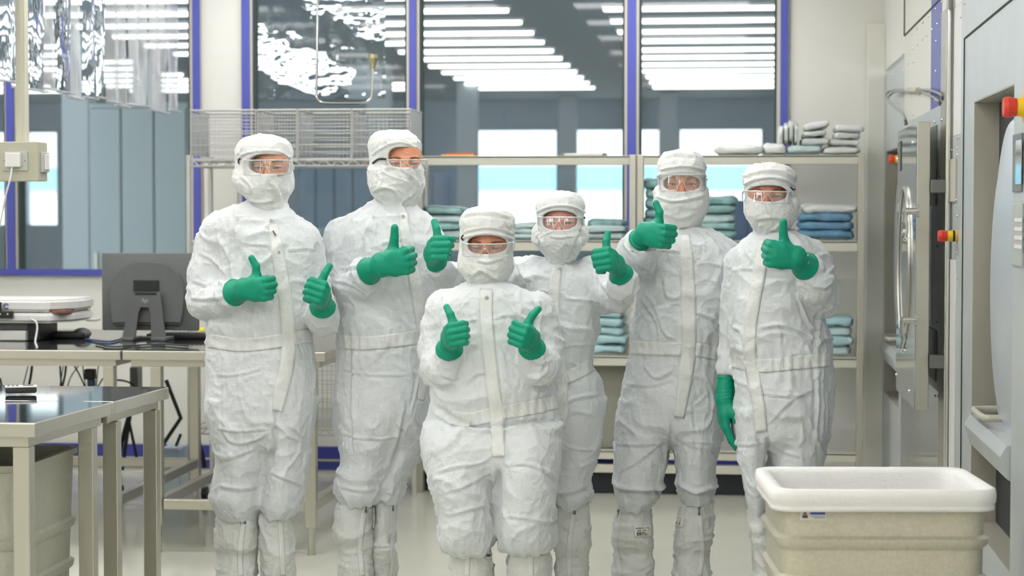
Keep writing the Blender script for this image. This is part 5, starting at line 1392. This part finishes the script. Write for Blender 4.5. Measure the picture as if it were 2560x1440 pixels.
# world axes: x right, y away from the camera, z up
P1 = person(6.85, 'person in white suit at the far left of the group, both thumbs up',
  torso=[(502, 618, 700, .07), (514, 590, 712, .085), (528, 556, 728, .105), (545, 532, 748, .12), (565, 520, 770, .13), (592, 525, 790, .138), (630, 540, 798, .145), (700, 548, 797, .15), (780, 528, 790, .15), (820, 514, 782, .15), (850, 516, 780, .145), (900, 518, 786, .15), (960, 520, 788, .155), (1020, 524, 784, .155), (1080, 534, 774, .14), (1110, 542, 764, .11), (1135, 570, 740, .06)],
  legs=[[(1000, 524, 676, .13), (1060, 530, 684, .14), (1110, 538, 682, .14), (1160, 540, 676, .135), (1190, 537, 668, .13), (1222, 533, 664, .135), (1252, 534, 660, .135), (1278, 543, 652, .12), (1296, 556, 640, .10)],
        [(1000, 640, 787, .13, .02), (1060, 678, 776, .14, .02), (1110, 680, 768, .14, .02), (1160, 668, 766, .135, .02), (1210, 660, 760, .13, .02), (1250, 652, 752, .13, .02), (1276, 654, 744, .12, .02), (1294, 662, 732, .10, .02)]],
  arms=[[(548, 590, 54, .01), (524, 690, 58, 0), (522, 752, 52, -.03), (562, 752, 42, -.12), (598, 738, 30, -.21)],
        [(758, 600, 44, 0), (785, 700, 40, .03), (803, 785, 42, -.04), (806, 800, 42, -.08), (806, 775, 33, -.16)]],
  hood=dict(top=(655, 336), cap=(592, 727), mask=(586, 731), neck=(655, 706, 535)), opening=(668, 410, 48, 25), eyes=(669, 420),
  hands=[dict(w=(610, 723, -.24), e=(562, 742, -.13), a=(.93, -.32, .02), u=(.06, -.1, 1), back=1, thumb=-.012, cuff=.07, cr=.046),
         dict(w=(806, 748, -.20), e=(806, 800, -.08), a=(.12, -.93, .30), u=(.30, .10, .95), back=-1, thumb=.004, cuff=.055, cr=.044)],
  boots=[dict(rows=[(1280, 550, 640, .085), (1300, 541, 644, .09), (1360, 540, 645, .09), (1440, 541, 642, .085)], zip=[(612, 1290), (604, 1340), (600, 1390), (602, 1440)], s=1),
         dict(rows=[(1276, 655, 730, .085, .02), (1300, 650, 726, .09, .02), (1360, 645, 730, .09, .02), (1440, 650, 734, .085, .02)], zip=[(700, 1300), (704, 1360), (708, 1440)], pull=False, s=2)],
  placket=([(682, 562), (690, 610), (704, 690), (716, 770), (722, 850), (716, 920), (702, 980), (694, 1028)], [22, 30, 34, 34, 36, 36, 36, 26]),
  belt=dict(line=[(522, 852), (600, 862), (680, 855), (776, 838)], w=34),
  creases=[([(545, 590), (572, 640), (582, 700), (570, 760)], .006, 5), ([(500, 632), (540, 655), (570, 690)], .004, 4), ([(480, 700), (520, 712), (560, 706)], .004, 4), ([(478, 745), (515, 748), (560, 742)], .004, 4),
           ([(600, 610), (650, 612), (676, 616)], .003, 3), ([(712, 626), (760, 622), (786, 626)], .003, 3), ([(530, 938), (580, 938), (640, 925), (655, 912)], .003, 3), ([(540, 1070), (600, 1078), (680, 1072)], .0035, 3), ([(545, 1058), (580, 1106), (640, 1100), (672, 1078)], .004, 4),
           ([(545, 1150), (590, 1140), (640, 1120)], .004, 4), ([(715, 1060), (745, 1080), (768, 1098)], .003, 3), ([(672, 1180), (710, 1195), (760, 1214)], .004, 3), ([(545, 1215), (600, 1222), (650, 1215)], .005, 5), ([(690, 1000), (688, 1080), (672, 1180)], -.006, 5),
           ([(560, 900), (556, 1000), (562, 1080)], .003, 3), ([(605, 545), (592, 590), (588, 640)], .003, 3), ([(745, 555), (780, 590), (792, 640)], .003, 3)],
  hcreases=[([(596, 398), (612, 384), (655, 377), (700, 380), (726, 396)], .003, 3, 1), ([(677, 455), (690, 470), (700, 500), (694, 520)], .005, 5), ([(600, 440), (625, 462), (640, 500)], .003, 4), ([(620, 500), (650, 505), (690, 500)], .004, 4)],
  snap=[(678, 551), (697, 631)], skin=(196, 142, 112), brow=(96, 66, 46), iris=(62, 60, 48), tab=[(686, 583)], hook=[(600, 397), (596, 402), (597, 409)], collar=((672, 560, -.0, 42), (674, 524, .0, 38)), gog=dict(top=.026, bot=-.022, w=.083, dx=-.009), seed=1.3, browz=.001)

P2 = person(7.0, 'tall person in white suit, second from left, black goggle hook at the temple',
  torso=[(498, 948, 1030, .07), (510, 928, 1040, .085), (525, 900, 1058, .105), (545, 870, 1078, .12), (575, 856, 1094, .135), (630, 856, 1104, .145), (700, 858, 1100, .15), (780, 846, 1088, .15), (850, 842, 1078, .15), (900, 845, 1072, .15), (950, 842, 1076, .15), (1000, 840, 1076, .15), (1050, 844, 1070, .145), (1090, 850, 1058, .12), (1120, 880, 1040, .07)],
  legs=[[(1000, 842, 1010, .13), (1060, 842, 1025, .14), (1110, 847, 1008, .14), (1150, 850, 988, .13), (1190, 840, 972, .13), (1222, 838, 962, .13), (1246, 845, 955, .12), (1262, 856, 940, .10)],
        [(1000, 960, 1076, .13, .06), (1060, 975, 1072, .13, .06), (1110, 968, 1056, .13, .06), (1160, 960, 1036, .13, .06), (1210, 950, 1010, .12, .06), (1245, 945, 1002, .11, .06), (1262, 950, 992, .09, .06)]],
  arms=[[(858, 592, 48, .01), (862, 690, 52, -.01), (868, 722, 46, -.05), (915, 704, 44, -.14), (942, 690, 34, -.22)],
        [(1058, 590, 44, .02), (1072, 700, 42, .06), (1072, 800, 40, .08)]],
  hood=dict(top=(987, 323), cap=(924, 1050), mask=(921, 1059), neck=(966, 1030, 520), tp=(1, .98, .84, .64)), opening=(1008, 393, 39, 26), eyes=(1013, 410),
  hands=[dict(w=(953, 662, -.27), e=(900, 690, -.15), a=(.94, -.16, .14), u=(.0, -.1, 1), back=1, thumb=.016, sc=1.12, cuff=.088, cr=.048)],
  boots=[dict(rows=[(1250, 852, 935, .085), (1275, 840, 930, .09), (1340, 836, 930, .09), (1440, 846, 938, .085)], zip=[(915, 1262), (906, 1310), (900, 1370), (906, 1440)], s=1),
         dict(rows=[(1250, 925, 990, .08, .06), (1290, 930, 986, .085, .06), (1360, 930, 984, .085, .06), (1440, 928, 988, .08, .06)], zip=[(982, 1258), (981, 1330), (980, 1440)], zw=9, s=2)],
  placket=([(1010, 532), (1012, 570), (1022, 620), (1038, 700), (1050, 780), (1060, 860), (1060, 940), (1052, 1000)], [20, 26, 30, 30, 26, 24, 22, 16]),
  belt=dict(line=[(846, 852), (900, 858), (980, 852), (1076, 838)], w=34),
  creases=[([(916, 596), (918, 640), (914, 690)], .006, 4), ([(842, 672), (880, 668), (915, 655)], .004, 4), ([(832, 700), (880, 712), (925, 745)], .004, 4), ([(930, 528), (940, 560), (930, 600)], .003, 3), ([(870, 742), (890, 770), (880, 800)], .005, 4),
           ([(950, 612), (985, 600), (1012, 598)], .003, 3), ([(845, 918), (900, 934), (980, 938), (1030, 936)], .003, 3), ([(885, 870), (884, 1000), (888, 1150)], .0035, 4), ([(850, 1082), (900, 1094), (960, 1096), (1015, 1085)], .0035, 3), ([(850, 1218), (900, 1226), (950, 1220)], .004, 4),
           ([(1020, 1000), (1000, 1100), (962, 1210)], -.006, 5), ([(990, 1060), (1030, 1090), (1060, 1095)], .003, 3), ([(960, 1230), (985, 1236), (1000, 1230)], .003, 3), ([(1056, 900), (1040, 980), (1026, 1040)], .003, 3)],
  hcreases=[([(928, 388), (950, 372), (985, 357), (1020, 360), (1048, 376)], .003, 3, 1), ([(930, 480), (960, 468), (990, 480), (1000, 510)], .004, 4), ([(1000, 420), (1035, 445), (1050, 470)], .004, 4), ([(940, 430), (952, 450), (946, 475)], .003, 4), ([(1000, 520), (1010, 500), (1040, 480)], .003, 4)],
  snap=(1008, 541), skin=(206, 140, 108), brow=(120, 84, 60), iris=(74, 84, 80), yaw=.22, hook=[(966, 398), (954, 397), (944, 399), (932, 408)], collar=((1004, 548, 0, 42), (1002, 512, 0, 42)), gog=dict(top=.014, bot=-.022, w=.074, dx=.004, strap=0), seed=4.1, hoodd=.118, browz=-.0)

P3 = person(6.42, 'short person in white suit crouching in front, both thumbs pointing outward',
  torso=[(700, 1180, 1262, .075), (716, 1150, 1300, .10), (736, 1118, 1332, .125), (765, 1090, 1366, .14), (820, 1092, 1368, .155), (880, 1092, 1366, .16), (930, 1084, 1372, .165), (975, 1078, 1388, .17), (1010, 1078, 1395, .165), (1045, 1074, 1397, .165), (1075, 1066, 1400, .175, -.01), (1110, 1063, 1403, .18, -.02), (1150, 1067, 1403, .17, -.02), (1180, 1085, 1390, .13, -.02), (1205, 1130, 1350, .07, -.02)],
  legs=[[(1060, 1066, 1245, .15, -.03), (1110, 1063, 1247, .165, -.04), (1160, 1070, 1245, .17, -.05), (1210, 1084, 1243, .165, -.06), (1260, 1098, 1241, .16, -.06), (1310, 1100, 1240, .155, -.06), (1340, 1102, 1240, .15, -.05), (1362, 1110, 1236, .135, -.04), (1374, 1125, 1225, .11, -.03)],
        [(1060, 1240, 1400, .15, -.03), (1110, 1241, 1403, .165, -.04), (1160, 1243, 1402, .17, -.05), (1210, 1245, 1400, .165, -.06), (1260, 1246, 1394, .16, -.06), (1310, 1247, 1392, .155, -.06), (1340, 1249, 1396, .15, -.05), (1362, 1254, 1388, .135, -.04), (1374, 1268, 1372, .11, -.03)]],
  arms=[[(1112, 775, 50, 0), (1098, 870, 52, 0), (1106, 915, 54, -.04), (1116, 920, 48, -.12), (1122, 892, 38, -.17)],
        [(1344, 775, 50, 0), (1356, 870, 52, 0), (1350, 908, 54, -.04), (1342, 912, 48, -.12), (1334, 886, 38, -.17)]],
  hood=dict(top=(1216, 514), cap=(1150, 1285), mask=(1147, 1283), neck=(1180, 1262, 716), tp=(1, .98, .80, .62)), opening=(1215, 612, 49, 23), eyes=(1216, 622),
  hands=[dict(w=(1124, 848, -.22), e=(1121, 905, -.13), a=(.24, -.90, .22), u=(-.20, .05, .97), back=1, ext=.15, thumb=-.016, sc=.93, cuff=.055, cr=.043),
         dict(w=(1328, 850, -.22), e=(1333, 895, -.13), a=(-.22, -.92, .20), u=(.34, .05, .92), back=-1, ext=.1, thumb=-.022, sc=.93, cuff=.05, cr=.042)],
  boots=[dict(rows=[(1362, 1135, 1228, .085, -.03), (1385, 1128, 1233, .09, -.03), (1440, 1132, 1236, .09, -.02)], zip=[(1171, 1370), (1168, 1410), (1166, 1440)], pull=True, s=1, labels=[(1222, 1383, 16, 24, 0)]),
         dict(rows=[(1362, 1276, 1368, .085, -.03), (1385, 1270, 1376, .09, -.03), (1440, 1272, 1378, .09, -.02)], zip=[(1327, 1368), (1326, 1410), (1328, 1440)], s=2)],
  placket=([(1216, 722), (1216, 790), (1222, 870), (1230, 950), (1240, 1020), (1244, 1080), (1246, 1142)], [30, 32, 32, 34, 34, 34, 30]),
  belt=dict(line=[(1128, 1044), (1180, 1048), (1240, 1034), (1320, 1020), (1392, 1004)], w=36),
  creases=[([(1082, 1010), (1130, 1045), (1190, 1066), (1240, 1066), (1310, 1058), (1392, 1052)], -.010, 6), ([(1112, 738), (1105, 790), (1120, 850)], .004, 4), ([(1340, 740), (1352, 790), (1340, 850)], .004, 4),
           ([(1120, 814), (1160, 804), (1205, 798)], .003, 3), ([(1232, 798), (1270, 788), (1315, 798), (1318, 815)], .004, 3), ([(1168, 920), (1175, 870), (1190, 860)], .005, 5), ([(1256, 858), (1280, 900), (1300, 915)], .004, 5), ([(1160, 960), (1190, 935), (1220, 930)], .005, 5),
           ([(1092, 905), (1110, 940), (1150, 948)], .004, 4), ([(1372, 900), (1360, 935), (1310, 945)], .004, 4), ([(1125, 870), (1110, 890), (1085, 880)], .004, 4), ([(1310, 870), (1345, 905), (1378, 900)], .005, 5), ([(1085, 1185), (1130, 1168), (1200, 1158), (1228, 1140)], .004, 4), ([(1108, 1232), (1160, 1216), (1225, 1180)], .004, 4),
           ([(1110, 1290), (1160, 1278), (1210, 1264), (1236, 1290)], .004, 4), ([(1256, 1162), (1320, 1160), (1370, 1180), (1396, 1200)], .004, 4), ([(1254, 1290), (1310, 1294), (1370, 1304), (1392, 1296)], .004, 4), ([(1243, 1168), (1244, 1260), (1245, 1366)], -.012, 5), ([(1180, 740), (1150, 770), (1130, 800)], .003, 3)],
  hcreases=[([(1152, 596), (1175, 590), (1216, 584), (1260, 590), (1284, 600)], .0035, 3, 1), ([(1160, 580), (1180, 574), (1216, 569), (1255, 574), (1280, 584)], .0025, 3, 1), ([(1150, 540), (1190, 532), (1240, 534), (1280, 545)], .003, 4), ([(1190, 650), (1220, 655), (1260, 645)], .003, 4), ([(1180, 690), (1200, 676), (1230, 690), (1250, 700)], .005, 5), ([(1160, 640), (1165, 670), (1180, 700)], .004, 5)],
  snap=(1217, 744), skin=(178, 116, 90), brow=(110, 70, 48), iris=(60, 56, 50), tilt=.12, gog=dict(top=.020, bot=-.020, w=.080, strap=0), hook=[(1158, 588), (1154, 594), (1158, 601)], collar=((1220, 735, 0, 46), (1220, 712, 0, 44)), seed=7.7, slit=.003, smile=.004, hoodd=.108)

P4 = person(6.8, 'short person in white suit standing behind the crouching one, pinkish face',
  torso=[(655, 1362, 1432, .07), (668, 1332, 1470, .10), (688, 1312, 1498, .12), (720, 1318, 1500, .135), (770, 1335, 1496, .145), (830, 1345, 1494, .15), (880, 1350, 1484, .145), (915, 1350, 1484, .145), (950, 1348, 1500, .15), (1000, 1345, 1508, .155), (1050, 1340, 1506, .155), (1100, 1335, 1500, .14), (1130, 1345, 1490, .10)],
  legs=[[(1000, 1380, 1507, .13), (1060, 1388, 1505, .14), (1110, 1388, 1500, .135), (1160, 1388, 1490, .13), (1200, 1386, 1478, .13), (1226, 1384, 1486, .13), (1250, 1390, 1478, .12), (1266, 1398, 1462, .1)],
        [(1060, 1320, 1400, .13, .02), (1110, 1310, 1398, .13, .02), (1200, 1302, 1375, .12, .02), (1250, 1300, 1370, .12, .02), (1266, 1308, 1362, .1, .02)]],
  arms=[[(1482, 680, 42, 0), (1518, 735, 44, -.04), (1542, 740, 40, -.09), (1556, 712, 36, -.17), (1556, 690, 30, -.20)],
        [(1335, 678, 42, .02), (1235, 690, 40, .08), (1150, 694, 40, .04), (1118, 690, 36, -.02), (1100, 676, 28, -.08)]],
  hood=dict(top=(1400, 475), cap=(1339, 1461), mask=(1331, 1472), neck=(1368, 1430, 655), tp=(1, .94, .66, .48)), opening=(1398, 551, 43, 24), eyes=(1399, 558),
  hands=[dict(w=(1541, 662, -.24), e=(1560, 702, -.17), a=(-.30, -.88, .25), u=(-.16, .05, .98), back=-1, thumb=-.004, sc=.95, cuff=.058, cr=.040),
         dict(w=(1081, 636, -.18), e=(1108, 690, -.06), a=(.25, -.88, .25), u=(-.05, .05, 1), back=1, ext=.55, thumb=-.006, sc=.98, cuff=.055, cr=.036)],
  boots=[dict(rows=[(1256, 1392, 1470, .085), (1280, 1384, 1476, .09), (1350, 1386, 1474, .09), (1440, 1386, 1472, .085)], zip=[(1436, 1266), (1428, 1320), (1422, 1380), (1424, 1440)], s=1, zw=12),
         dict(rows=[(1256, 1302, 1366, .08, .02), (1300, 1298, 1366, .085, .02), (1440, 1300, 1364, .08, .02)], s=2)],
  placket=([(1392, 668), (1386, 720), (1386, 800), (1396, 880), (1404, 950), (1406, 1020), (1404, 1068)], [24, 28, 28, 28, 28, 28, 24]),
  belt=dict(line=[(1385, 952), (1430, 938), (1488, 908)], w=32),
  creases=[([(1410, 746), (1450, 750), (1488, 752)], .0035, 3), ([(1340, 725), (1365, 728), (1384, 728)], .003, 3), ([(1490, 660), (1500, 720), (1505, 780)], .005, 4), ([(1500, 700), (1530, 740), (1570, 750)], .004, 4), ([(1408, 870), (1440, 862), (1485, 862)], .003, 3), ([(1420, 640), (1400, 700)], .002, 3),
           ([(1410, 1010), (1440, 995), (1500, 985)], .004, 4), ([(1410, 1110), (1440, 1122), (1490, 1125)], .0035, 3), ([(1400, 1050), (1440, 1030), (1490, 1040)], .003, 4), ([(1395, 1235), (1430, 1228), (1480, 1210)], .005, 4), ([(1290, 650), (1310, 690), (1330, 700)], .003, 4), ([(1140, 668), (1150, 690), (1142, 720)], .004, 4), ([(1440, 670), (1470, 650), (1490, 660)], .003, 4)],
  hcreases=[([(1342, 530), (1370, 518), (1400, 514), (1435, 518), (1460, 532)], .0035, 3, 1), ([(1440, 600), (1448, 570), (1470, 600)], .004, 4), ([(1450, 590), (1445, 625), (1425, 652)], .006, 4), ([(1345, 590), (1360, 620), (1380, 650)], .004, 4), ([(1370, 590), (1400, 594), (1440, 590)], .0025, 3)],
  snap=(1399, 674), skin=(206, 146, 134), brow=(130, 90, 74), iris=(64, 82, 104), gog=dict(top=.020, bot=-.022, w=.076), collar=((1398, 672, 0, 40), (1398, 652, 0, 34)), seed=11.2, hoodd=.108)

P5 = person(7.0, 'tall person in white suit with barcode labels on both boots, second from right',
  torso=[(565, 1665, 1752, .075), (580, 1640, 1790, .105), (598, 1612, 1822, .125), (630, 1592, 1848, .14), (690, 1588, 1852, .15), (760, 1586, 1840, .155), (820, 1578, 1826, .155), (870, 1575, 1814, .15), (920, 1565, 1812, .155), (970, 1555, 1810, .16), (1020, 1547, 1808, .16), (1060, 1541, 1808, .15), (1095, 1545, 1800, .11), (1115, 1580, 1770, .06)],
  legs=[[(1000, 1548, 1684, .13), (1060, 1540, 1682, .145), (1120, 1535, 1676, .145), (1170, 1533, 1668, .14), (1200, 1530, 1660, .14), (1225, 1533, 1652, .135), (1250, 1538, 1638, .12), (1274, 1552, 1618, .10)],
        [(1000, 1672, 1808, .13), (1060, 1678, 1808, .145), (1120, 1684, 1800, .145), (1170, 1692, 1788, .14), (1205, 1688, 1792, .14), (1230, 1695, 1785, .13), (1262, 1706, 1776, .10)]],
  arms=[[(1640, 615, 48, 0), (1600, 640, 50, -.10), (1588, 632, 46, -.20), (1600, 618, 38, -.26), (1612, 600, 30, -.28)],
        [(1812, 640, 42, .03), (1822, 780, 38, .10), (1818, 880, 34, .12)]],
  hood=dict(top=(1704, 374), cap=(1642, 1765), mask=(1636, 1773), neck=(1665, 1745, 570), tp=(1, 1, .84, .70)), opening=(1704, 459, 45, 20), eyes=(1705, 461),
  hands=[dict(w=(1610, 583, -.30), e=(1592, 612, -.24), a=(.78, -.58, -.12), u=(.16, -.05, 1), back=1, thumb=-.018, sc=1.0, cuff=.045, cr=.040)],
  boots=[dict(rows=[(1262, 1545, 1618, .085), (1285, 1540, 1626, .09), (1350, 1528, 1632, .09), (1440, 1530, 1636, .085)], zip=[(1546, 1276), (1540, 1330), (1538, 1370), (1552, 1440)], zw=12, s=1, labels=[(1607, 1328, 44, 28, -.06)]),
         dict(rows=[(1250, 1706, 1780, .085), (1275, 1698, 1785, .09), (1350, 1686, 1784, .09), (1440, 1682, 1778, .085)], zip=[(1748, 1268), (1752, 1320), (1756, 1380), (1748, 1440)], zw=12, s=2, labels=[(1696, 1303, 24, 32, .12)])],
  placket=([(1713, 585), (1716, 640), (1720, 720), (1722, 800), (1722, 880), (1712, 950), (1698, 1045)], [20, 34, 36, 36, 36, 36, 24]),
  belt=dict(line=[(1576, 868), (1650, 872), (1740, 874), (1814, 888)], w=34),
  creases=[([(1610, 726), (1640, 770), (1660, 830), (1690, 850)], .005, 4), ([(1640, 626), (1676, 626), (1706, 630)], .003, 3), ([(1738, 664), (1770, 658), (1812, 668)], .0035, 3), ([(1740, 570), (1800, 590), (1835, 625)], .003, 3), ([(1600, 740), (1640, 800), (1650, 850)], .005, 4), ([(1660, 690), (1668, 740), (1700, 745)], .004, 4),
           ([(1740, 780), (1790, 800), (1810, 830)], .005, 4), ([(1670, 760), (1600, 790), (1590, 830)], .003, 4), ([(1604, 910), (1640, 944), (1690, 920)], .004, 4), ([(1562, 958), (1620, 965), (1680, 950)], .003, 3), ([(1540, 1110), (1600, 1112), (1666, 1108)], .0035, 3), ([(1700, 1105), (1750, 1120), (1800, 1124)], .0035, 3),
           ([(1680, 1050), (1674, 1120), (1664, 1190)], -.006, 4), ([(1526, 1205), (1570, 1222), (1640, 1222), (1668, 1205)], .010, 5), ([(1690, 1205), (1740, 1232), (1798, 1212)], .009, 5), ([(1560, 610), (1590, 650), (1630, 680)], .004, 4), ([(1600, 694), (1622, 690), (1640, 660)], .006, 4), ([(1550, 1180), (1600, 1150), (1660, 1100)], .003, 4), ([(1728, 1170), (1732, 1100), (1726, 1000)], .003, 3), ([(1770, 980), (1740, 1010), (1700, 1030)], .003, 3)],
  hcreases=[([(1646, 440), (1670, 434), (1705, 431), (1740, 434), (1763, 442)], .0035, 3, 1), ([(1650, 425), (1680, 418), (1720, 416), (1760, 424)], .003, 3, 1), ([(1655, 392), (1700, 384), (1745, 390)], .003, 4), ([(1640, 490), (1680, 502), (1730, 496), (1768, 484)], .005, 4), ([(1660, 530), (1700, 545), (1740, 530)], .004, 5), ([(1650, 510), (1665, 540), (1690, 560)], .003, 4)],
  snap=[(1714, 572), (1703, 573)], skin=(196, 132, 106), brow=(136, 96, 72), iris=(60, 76, 90), gog=dict(top=.034, bot=-.022, w=.080, notch=.010), collar=((1708, 585, 0, 44), (1706, 566, 0, 42)), seed=15.4, slit=.0036, smile=.003)

P6 = person(6.72, 'person in white suit behind the laundry bin, one arm hanging down',
  torso=[(578, 1895, 1985, .075), (594, 1872, 2018, .105), (612, 1852, 2040, .125), (645, 1834, 2058, .14), (700, 1828, 2062, .155), (760, 1822, 2064, .165), (820, 1818, 2068, .165), (855, 1818, 2078, .16), (900, 1828, 2083, .16), (950, 1832, 2085, .16), (1000, 1832, 2084, .165), (1050, 1836, 2078, .16), (1090, 1842, 2070, .15), (1120, 1860, 2055, .10), (1140, 1890, 2030, .06)],
  legs=[[(1020, 1834, 1925, .13), (1080, 1838, 1922, .14), (1130, 1842, 1918, .14), (1180, 1852, 1918, .135), (1230, 1862, 1920, .13), (1265, 1870, 1918, .11), (1285, 1878, 1910, .09)],
        [(1020, 1915, 2080, .13), (1080, 1920, 2070, .14), (1130, 1922, 2066, .14), (1180, 1926, 2058, .135), (1230, 1930, 2040, .13), (1265, 1940, 2030, .11), (1285, 1950, 2020, .09)]],
  arms=[[(2028, 650, 48, 0), (2048, 735, 50, -.04), (2052, 742, 48, -.10), (2040, 715, 42, -.18), (2020, 692, 33, -.23)],
        [(1850, 660, 40, .02), (1834, 780, 32, .03), (1820, 880, 22, .02), (1817, 930, 17, .0)]],
  hood=dict(top=(1924, 407), cap=(1859, 1989), mask=(1858, 1998), neck=(1900, 1958, 588), tp=(1, .94, .76, .56)), opening=(1919, 484, 48, 20), eyes=(1918, 491),
  hands=[dict(w=(1990, 645, -.28), e=(2032, 682, -.18), a=(-.94, -.18, .14), u=(.02, -.1, 1), back=-1, thumb=.012, sc=1.02, cuff=.072, cr=.046),
         dict(w=(1811, 1000, -.01), e=(1815, 938, .0), a=(.06, -.10, -1), u=(.15, -1, -.1), back=1, relaxed=True, sc=1.04, cuff=.078, cr=.029)],
  boots=[dict(rows=[(1272, 1868, 1925, .085), (1300, 1872, 1928, .09), (1440, 1882, 1940, .085)], s=1), dict(rows=[(1272, 1945, 2025, .085), (1300, 1945, 2030, .09), (1440, 1948, 2028, .085)], s=2)],
  placket=([(1910, 600), (1902, 660), (1888, 740), (1876, 820), (1874, 880), (1884, 950), (1896, 1010), (1904, 1080)], [22, 32, 30, 30, 32, 32, 32, 28]),
  belt=dict(line=[(1832, 902), (1900, 914), (1980, 908), (2078, 898)], w=34),
  creases=[([(1830, 676), (1870, 672), (1900, 674)], .003, 3), ([(1930, 672), (1970, 672), (1985, 680)], .003, 3), ([(1990, 728), (2020, 800), (2050, 840)], .005, 4), ([(1890, 822), (1950, 812), (2010, 830), (2045, 858)], .006, 5), ([(2056, 760), (2044, 850), (2050, 870)], .006, 4), ([(2040, 862), (2062, 848), (2080, 852)], .006, 4), ([(1826, 816), (1850, 830), (1862, 870)], .005, 4),
           ([(1990, 700), (2030, 770), (2060, 770)], .004, 4), ([(2010, 700), (2060, 720), (2090, 690)], .004, 4), ([(2070, 640), (2085, 665), (2060, 690)], .004, 4), ([(1890, 980), (1960, 990), (2040, 985)], .0035, 3), ([(1920, 1060), (1980, 1000), (2040, 970)], .003, 4), ([(2042, 930), (2046, 1020), (2040, 1110)], .004, 4), ([(2056, 930), (2060, 1020), (2054, 1110)], .003, 3), ([(1836, 1110), (1870, 1112), (1900, 1108)], .003, 3),
           ([(1918, 1090), (1920, 1130), (1920, 1160)], -.008, 5), ([(1850, 700), (1840, 760), (1828, 800)], .004, 4), ([(1925, 1105), (1960, 1130), (2000, 1140)], .003, 4), ([(1948, 880), (1952, 840), (1938, 800)], .003, 3)],
  hcreases=[([(1862, 462), (1885, 450), (1925, 444), (1965, 450), (1986, 466)], .0035, 3, 1), ([(1860, 440), (1900, 428), (1950, 428), (1985, 444)], .003, 4, 1), ([(1862, 445), (1866, 460)], .002, 3), ([(1890, 548), (1930, 542), (1960, 548)], .005, 4), ([(1965, 470), (1985, 490), (1996, 520)], .004, 4), ([(1900, 555), (1900, 580), (1910, 592)], .005, 4), ([(1925, 575), (1940, 570), (1950, 555)], .004, 4)],
  snap=(1909, 611), skin=(192, 128, 102), brow=(120, 76, 54), iris=(66, 60, 54), gog=dict(top=.016, bot=-.022, w=.080, strap=0), hook=[(1976, 468), (1983, 474), (1988, 473)], collar=((1926, 600, 0, 42), (1926, 582, 0, 38)), seed=19.9, slit=.003, smile=.004, roll=.02)
